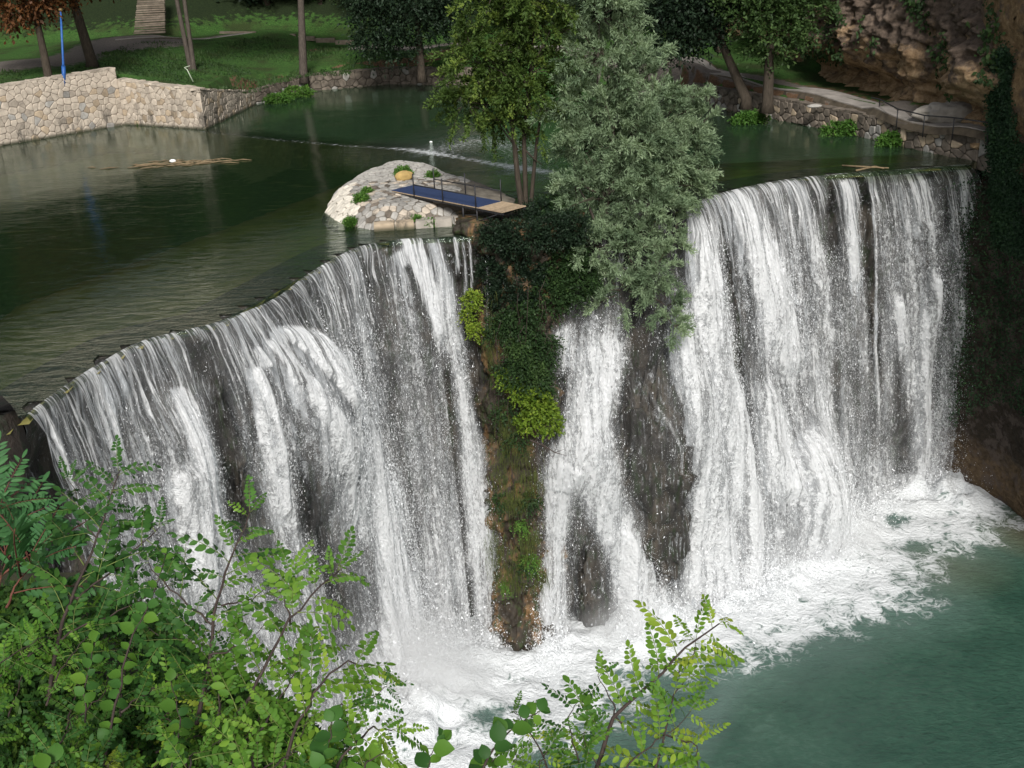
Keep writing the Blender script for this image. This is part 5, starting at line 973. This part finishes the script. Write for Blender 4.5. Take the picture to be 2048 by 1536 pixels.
# ------------------------------------------------------------------ foreground: shrubs on the viewpoint slope
def leaflet(V, F, c, ax, nr, L, W, fold=.25, n=3):
    """an oval leaflet folded along its midrib"""
    ax = ax / np.linalg.norm(ax); side = np.cross(ax, nr); side /= np.linalg.norm(side); nn = np.cross(side, ax); b = len(V)
    prof = [(0, .0), (.22, .75), (.52, 1.0), (.82, .62), (1, 0)]
    for t_, w_ in prof:
        mid = c + ax * L * t_ - nn * (.12 * L * t_ * t_); V.append(mid)
        if 0 < w_: V.append(mid + side * W * w_ + nn * W * fold * w_); V.append(mid - side * W * w_ + nn * W * fold * w_)
    # vertex ids: 0 | 1 2 3 | 4 5 6 | 7 8 9 | 10
    F += [(b, b + 1, b + 2), (b, b + 3, b + 1), (b + 1, b + 4, b + 5, b + 2), (b + 1, b + 3, b + 6, b + 4), (b + 4, b + 7, b + 8, b + 5), (b + 4, b + 6, b + 9, b + 7), (b + 7, b + 10, b + 8), (b + 7, b + 9, b + 10)]
def pinnate(name, mat, pairs, ll, lw, seed, curl=.25, stalkmat='green_stalk', v0=.5, pointed=False, angle=1.0):
    r = np.random.default_rng(seed); V = []; F = []; val = []
    spine = lambda t_: np.array([.04 * math.sin(t_ * 3 + seed), t_, .10 * t_ - curl * t_ * t_])
    for i in range(pairs):
        t_ = .16 + .80 * i / (pairs - 1) * 1.0; p = spine(t_); tg = spine(t_ + .02) - spine(t_ - .02); tg /= np.linalg.norm(tg); k = 1 - .45 * abs(i / (pairs - 1) - .4) ** 1.4 * 1.6
        for s in (-1, 1):
            if r.random() < .03: continue
            a = angle + r.normal(0, .11); d = tg * math.cos(a) + np.array([s, 0, 0]) * math.sin(a) + np.array([0, 0, r.normal(-.13, .18)]); n0 = len(V)
            leaflet(V, F, p + np.array([s * .01, 0, 0]), d, np.array([0, 0, 1.]) + r.normal(0, .22, 3), ll * k * r.uniform(.72, 1.12), lw * k * r.uniform(.8, 1.15), r.uniform(.05, .6)); val += [np.clip(v0 + r.normal(0, .12), 0, 1)] * (len(V) - n0)
    n0 = len(V); tg = spine(1) - spine(.97); leaflet(V, F, spine(.99), tg / np.linalg.norm(tg), np.array([0, 0, 1.]), ll * .9, lw * .9); val += [v0] * (len(V) - n0); nl = len(F)
    m = MB(); m.tube([spine(x) for x in np.linspace(0, 1, 6)], [.011, .009, .008, .007, .006, .004], 4); b = len(V); V += [np.array(v) for v in m.V]; F += [tuple(i + b for i in f) for f in m.F]; val += [.5] * len(m.V)
    me = mk(name, V, F, M[mat], True, {'v': val}); me.materials.append(M[stalkmat]); me.polygons.foreach_set('material_index', [0] * nl + [1] * (len(F) - nl)); return me
def broad(name, mat, seed, v0=.5):
    V = []; F = []; r = np.random.default_rng(seed); out = [(0, 0), (.12, .2), (.3, .36), (.52, .4), (.74, .29), (.9, .12), (1, 0)]
    for t_, w_ in out:
        z = .12 * t_ - .28 * t_ * t_; V.append((0, t_, z))
        if w_: V.append((w_, t_, z + .25 * w_)); V.append((-w_, t_, z + .25 * w_))
    ids = [0, 1, 4, 7, 10, 13, 16]; F += [(0, 2, 1), (0, 1, 3)]
    for a, b in zip(ids[1:-2], ids[2:-1]): F += [(a, a + 1, b + 1, b), (a, b, b + 2, a + 2)]
    F += [(13, 14, 16), (13, 16, 15)]; F = [f[::-1] for f in F]; nl = len(F)
    m = MB(); m.tube([(0, -.25, .02), (0, 0, 0), (0, .9, -.1)], [.014, .014, .006], 4); b = len(V); V += m.V; F += [tuple(i + b for i in f) for f in m.F]
    me = mk(name, V, F, M[mat], True, {'v': [v0] * len(V)}); me.materials.append(M['green_stalk']); me.polygons.foreach_set('material_index', [0] * nl + [1] * (len(F) - nl)); return me
LEAF = {}
for mt, key in (('loc1', 'a'), ('loc2', 'b'), ('loc3', 'c')):
    LEAF['p' + key] = [pinnate('leaf', mt, n_, .30 - .01 * n_, .062, 200 + i, cu, v0=v) for i, (n_, cu, v) in enumerate([(8, .2, .3), (9, .35, .85), (7, .1, .15), (8, .5, .5), (6, .6, .65), (9, .05, .4)])]
    LEAF['o' + key] = [broad('leaf', mt, 220 + i, v) for i, v in enumerate((.2, .45, .7))]
LEAF['s'] = [pinnate('leaf', 'sumac', 14, .24, .034, 230 + i, cu, 'red_stalk', .5, angle=1.15) for i, cu in enumerate((.15, .3))]
SM = MB()
def leafy_branch(parent, PL_, kinds, size, seed, step=.3, r0=.012, side=.9, mat='twig', every=None, tipn=2, up=0.35):
    r = np.random.default_rng(seed); loc = np.array(parent.location); P = resample(PL_, 40); L = np.linalg.norm(np.diff(P, axis=0), axis=1).sum(); P = P + np.cumsum(r.normal(0, .004, P.shape), 0)
    m = MB(); m.tube(P[::3] - loc, list(np.linspace(r0, r0 * .3, len(P[::3]))), 5); br = m.obj('branch', M[mat], parent, True)
    nleaf = max(3, int(1.12 * L / (size * step))); s = r.choice([-1, 1]); toc = unit(np.array([0, 0, CZ]) - P.mean(0))
    for k in range(nleaf + tipn):
        t_ = .1 + .9 * (k + .5) / nleaf if k < nleaf else 1.0; i = min(39, int(t_ * 39)); p = P[i]; tg = unit(P[min(39, i + 1)] - P[max(0, i - 1)]); s = -s
        sd_ = unit(np.cross(tg, toc + r.normal(0, .25, 3))) * s; d = unit(tg * r.uniform(.2, .75) + sd_ * side * r.uniform(.7, 1.2) + np.array([0, 0, r.normal(up - .25, .22)]) + toc * r.normal(0, .25))
        if k >= nleaf: d = unit(tg + sd_ * .4 + r.normal(0, .2, 3))
        nr = unit(np.array([0, 0, 1.]) + toc * .5 + r.normal(0, .28, 3)); x = unit(np.cross(d, nr)); z = np.cross(x, d); sc_ = 1.0 * size * r.uniform(.6, 1.15) * (1 - .45 * max(0, t_ - .75) / .25 * r.uniform(.4, 1))
        kd = kinds[int(r.integers(len(kinds)))]; sc_ *= .68 if kd[0] == 'o' and size > .09 else 1; me = LEAF[kd][int(r.integers(len(LEAF[kd])))]; lf = bpy.data.objects.new('leaf', me); q = p - loc
        lf.matrix_local = Matrix(((x[0] * sc_, d[0] * sc_, z[0] * sc_, q[0]), (x[1] * sc_, d[1] * sc_, z[1] * sc_, q[1]), (x[2] * sc_, d[2] * sc_, z[2] * sc_, q[2]), (0, 0, 0, 1))); link(lf, br)
def fshrub(name, label, base, cat, branches, mat='twig'):
    e = empty(name, base); tag(e, label, cat)
    for i, (pts, kinds, size, kw) in enumerate(branches): leafy_branch(e, np.array([atd(*p) for p in pts]), kinds, size, hash((label, i)) % 99991 if False else sum(map(ord, label)) * 31 + i * 7, mat=mat, **kw)
    return e
LS = lambda L, D0, D1: [(x, y, D0 + (D1 - D0) * i / (len(L) - 1)) for i, (x, y) in enumerate(L)]
fshrub('locust_sapling', 'thorny locust branch with bright leaves reaching over the teal pool', atd(1180, 1620, 4.6), 'shrub', [
    (LS([(1175,1590),(1240,1445),(1290,1402),(1350,1350),(1405,1298),(1462,1262)], 4.8, 5.2), ['pa', 'pc'], .27, dict(step=.27, r0=.011)),
    (LS([(1300,1590),(1330,1460),(1352,1400),(1372,1360)], 4.7, 5.0), ['pc', 'pa'], .2, dict(step=.3, r0=.007)),
    (LS([(1350,1350),(1375,1310),(1368,1265)], 5.0, 5.1), ['pc'], .17, dict(step=.4, r0=.004)),
    (LS([(1240,1445),(1215,1400),(1190,1345)], 4.9, 5.0), ['pb', 'pa'], .2, dict(step=.4, r0=.005)),
    (LS([(1330,1470),(1385,1500),(1400,1560)], 4.8, 4.7), ['pc'], .17, dict(step=.4, r0=.004)),
    (LS([(1230,1600),(1260,1530),(1300,1480),(1370,1430)], 4.6, 4.8), ['pa', 'pc'], .18, dict(step=.32, r0=.005))])
fshrub('broad_leaved_shrub', 'sprig with large round dark leaves at the lower picture edge over the foam', atd(950, 1620, 4.2), 'shrub', [
    (LS([(940,1600),(1000,1495),(1045,1450),(1090,1425)], 4.2, 4.5), ['ob', 'ob', 'oa'], .125, dict(step=.33, r0=.006, tipn=3)),
    (LS([(820,1600),(862,1530),(895,1500)], 4.3, 4.4), ['oa', 'ob'], .075, dict(step=.4, r0=.004)), (LS([(900,1600),(950,1540),(985,1500)], 4.2, 4.3), ['oa', 'ob'], .085, dict(step=.4, r0=.004))])
fshrub('small_leaved_shrub', 'low fine leaved bush between the round leaved sprig and the thorny branch', atd(1100, 1640, 4.6), 'shrub', [
    (LS([(1120,1600),(1090,1500),(1050,1430),(1030,1405)], 4.6, 4.9), ['pa'], .14, dict(step=.35, r0=.005)), (LS([(1180,1600),(1160,1500),(1140,1430),(1150,1400)], 4.6, 4.9), ['pa', 'pb'], .16, dict(step=.35, r0=.005)),
    (LS([(1060,1600),(1070,1540),(1100,1480)], 4.5, 4.7), ['pc', 'pa'], .14, dict(step=.35, r0=.004)), (LS([(1210,1620),(1200,1530),(1180,1470)], 4.5, 4.7), ['pb', 'pa'], .17, dict(step=.35, r0=.004)), (LS([(1010,1620),(1030,1550),(1040,1500)], 4.5, 4.7), ['pa'], .13, dict(step=.35, r0=.004))])
fshrub('locust_sapling', 'tallest upright thorny locust stem in front of the near waterfall', atd(380, 1500, 5.6), 'shrub', [
    (LS([(395,1450),(418,1310),(440,1200),(468,1110),(500,1010)], 5.2, 5.7), ['pa', 'pb'], .27, dict(step=.2, r0=.011)), (LS([(430,1250),(380,1200),(330,1150),(300,1110)], 5.4, 5.7), ['pb'], .22, dict(step=.3, r0=.006)),
    (LS([(440,1210),(500,1190),(540,1160)], 5.4, 5.5), ['pb', 'pa'], .2, dict(step=.32, r0=.005)), (LS([(425,1300),(360,1290),(300,1260)], 5.3, 5.5), ['pb'], .2, dict(step=.3, r0=.005)), (LS([(418,1310),(480,1290),(530,1250)], 5.2, 5.3), ['pa'], .2, dict(step=.3, r0=.005))])
fshrub('locust_sapling', 'dark leaved locust stem beside the red stalked fronds', atd(90, 1500, 6.2), 'shrub', [
    (LS([(95,1400),(130,1250),(180,1120),(225,1020),(255,935)], 5.8, 6.3), ['pb'], .3, dict(step=.2, r0=.012)), (LS([(150,1200),(220,1150),(290,1080),(320,1060)], 5.9, 6.1), ['pb'], .27, dict(step=.28, r0=.007)),
    (LS([(200,1080),(160,1010),(140,960)], 6.1, 6.2), ['pb'], .22, dict(step=.3, r0=.005)), (LS([(120,1280),(200,1240),(290,1190),(340,1170)], 5.7, 5.8), ['pb'], .22, dict(step=.3, r0=.006))])
fshrub('locust_sapling', 'locust stem leaning towards the bright plume of the near waterfall', atd(500, 1560, 5.0), 'shrub', [
    (LS([(440,1480),(520,1360),(580,1250),(640,1190),(690,1165)], 5.0, 5.4), ['pa'], .25, dict(step=.22, r0=.010)), (LS([(540,1330),(600,1320),(640,1290)], 5.1, 5.2), ['pa', 'pc'], .2, dict(step=.3, r0=.005)), (LS([(580,1250),(560,1190),(575,1150)], 5.2, 5.3), ['pa'], .18, dict(step=.3, r0=.005))])
fshrub('locust_sapling', 'lime green locust shoots above the lower part of the near waterfall', atd(600, 1640, 4.6), 'shrub', [
    (LS([(560,1600),(600,1470),(650,1380),(700,1330),(745,1345)], 4.6, 4.9), ['pc', 'pa'], .25, dict(step=.22, r0=.009)), (LS([(640,1600),(690,1500),(740,1440),(790,1455)], 4.5, 4.7), ['pa', 'pc'], .22, dict(step=.25, r0=.008)),
    (LS([(500,1600),(530,1480),(560,1400),(610,1340)], 4.6, 4.9), ['pa'], .24, dict(step=.25, r0=.008)), (LS([(700,1620),(740,1540),(790,1500)], 4.4, 4.5), ['pa', 'oa'], .18, dict(step=.3, r0=.006)), (LS([(650,1420),(700,1400),(770,1370)], 4.8, 4.8), ['pb'], .14, dict(step=.35, r0=.004))])
fshrub('sumac', 'sumac with long fronds on red stalks at the left picture edge', atd(-20, 1300, 6.4), 'shrub', [
    (LS([(-10,1230),(0,1160),(15,1110)], 6.3, 6.4), ['s'], .62, dict(step=.14, r0=.008, tipn=4, side=.4)), (LS([(10,1220),(30,1160),(45,1120)], 6.1, 6.2), ['s'], .6, dict(step=.16, r0=.007, tipn=4, side=.4)), (LS([(-40,1150),(-35,1060),(-20,1000)], 6.3, 6.4), ['s'], .55, dict(step=.18, r0=.007, tipn=3, side=.5))], 'red_stalk')
fshrub('broad_leaved_shrub', 'climbing shrub with heart shaped leaves beside the tall locust stem', atd(250, 1560, 5.3), 'shrub', [
    (LS([(200,1560),(230,1400),(260,1280),(310,1180),(335,1105)], 5.0, 5.6), ['oa', 'ob'], .1, dict(step=.4, r0=.007)), (LS([(150,1600),(160,1480),(150,1380),(170,1290)], 5.0, 5.3), ['oa', 'ob'], .1, dict(step=.42, r0=.006)),
    (LS([(330,1620),(350,1500),(360,1420),(350,1350)], 4.8, 5.1), ['ob', 'oa'], .11, dict(step=.32, r0=.006)), (LS([(600,1640),(640,1540),(670,1450)], 4.3, 4.5), ['ob'], .13, dict(step=.32, r0=.006)), (LS([(60,1620),(100,1540),(130,1500)], 4.6, 4.8), ['ob', 'oa'], .11, dict(step=.3, r0=.006))])
# the dense thicket: bushes of mixed branches
mass = [(-60,1150),(60,1130),(180,1160),(330,1190),(400,1260),(520,1330),(600,1370),(680,1440),(740,1480),(770,1560),(770,1700),(-60,1700)]
r = np.random.default_rng(300)
names = ['dense low thicket in the lower left corner of the view', 'thicket of dark and yellow leaves below the red stalked sumac', 'bushy thicket around the foot of the tall locust stem', 'thicket of bright leaves under the leaning locust stem', 'bushy thicket in front of the foam below the lime shoots', 'yellowing thicket behind the heart leaved climber']
for k, (x0, x1, y0, y1, kinds, D) in enumerate([(-40, 260, 1420, 1640, ['pb', 'pa', 'pa'], 4.9), (-40, 240, 1200, 1420, ['pa', 'pb', 'pa'], 5.8), (220, 480, 1300, 1500, ['pb', 'pa', 'pa'], 5.5), (430, 650, 1400, 1560, ['pa', 'pc', 'pa'], 5.0), (560, 780, 1470, 1640, ['pa', 'pb', 'pc'], 4.7), (180, 520, 1480, 1650, ['pc', 'pa', 'pb'], 4.9)]):
    brs = []
    for i in range(17):
        for _ in range(40):
            tx, ty = r.uniform(x0, x1), r.uniform(y0, y1)
            if inside([[tx, ty]], mass)[0]: break
        L = r.uniform(120, 230); a = math.radians(r.normal(62, 24)); sx, sy = tx - L * math.cos(a), ty + L * math.sin(a); dd = D + r.uniform(-.4, .7)
        brs.append((LS([(sx, sy), ((sx + tx) / 2 + r.normal(0, 12), (sy + ty) / 2 + r.normal(0, 8)), (tx, ty)], dd - .15, dd + .1), [kinds[int(r.integers(len(kinds)))]] * 2 + [kinds[0]], r.uniform(.12, .2), dict(step=.27, r0=.005)))
    for b_ in brs:
        for q in range(len(b_[1])):
            pass
    brs = [(p, kd, s * (.5 if any(x.startswith('o') for x in kd) else 1), kw) for p, kd, s, kw in brs]
    fshrub('thicket', names[k], atd((x0 + x1) / 2, y1 + 60, D - .3), 'shrub', brs)
# leaf litter and small growth filling the inside of the thicket, over the sloping ground
n = 60000; Q = np.stack([r.uniform(-80, 760, n), r.uniform(1130, 1680, n)], 1); inner = [(-80,1180),(60,1165),(180,1190),(330,1235),(420,1330),(560,1400),(640,1470),(700,1540),(720,1700),(-80,1700)]; Q = Q[inside(Q, inner)]; n = len(Q)
D = np.interp(Q[:, 1], [1150, 1680], [7.2, 5.4]) + r.uniform(-.5, .9, n); clump = fbm(np.c_[Q * .012, Q[:, :1] * 0], 3); c = np.array([atd(x, y, d) for (x, y), d in zip(Q, D)]); ax = unit(r.normal(0, 1, (n, 3)) + [0, .2, .1]); nr = unit(r.normal(0, .45, (n, 3)) + [0, -.4, 1])
ok = clump > -.55; me = leaves_mesh('undergrowth', c[ok], ax[ok], nr[ok], .045 * (.5 + r.random(ok.sum())), .014 * (.6 + .8 * r.random(ok.sum())), M['fill'], np.clip(.45 + .35 * clump[ok] + r.normal(0, .18, ok.sum()), 0, 1)); tag(ob('undergrowth', me), 'small leaves filling the depth of the thicket on the slope', 'undergrowth', kind='stuff')
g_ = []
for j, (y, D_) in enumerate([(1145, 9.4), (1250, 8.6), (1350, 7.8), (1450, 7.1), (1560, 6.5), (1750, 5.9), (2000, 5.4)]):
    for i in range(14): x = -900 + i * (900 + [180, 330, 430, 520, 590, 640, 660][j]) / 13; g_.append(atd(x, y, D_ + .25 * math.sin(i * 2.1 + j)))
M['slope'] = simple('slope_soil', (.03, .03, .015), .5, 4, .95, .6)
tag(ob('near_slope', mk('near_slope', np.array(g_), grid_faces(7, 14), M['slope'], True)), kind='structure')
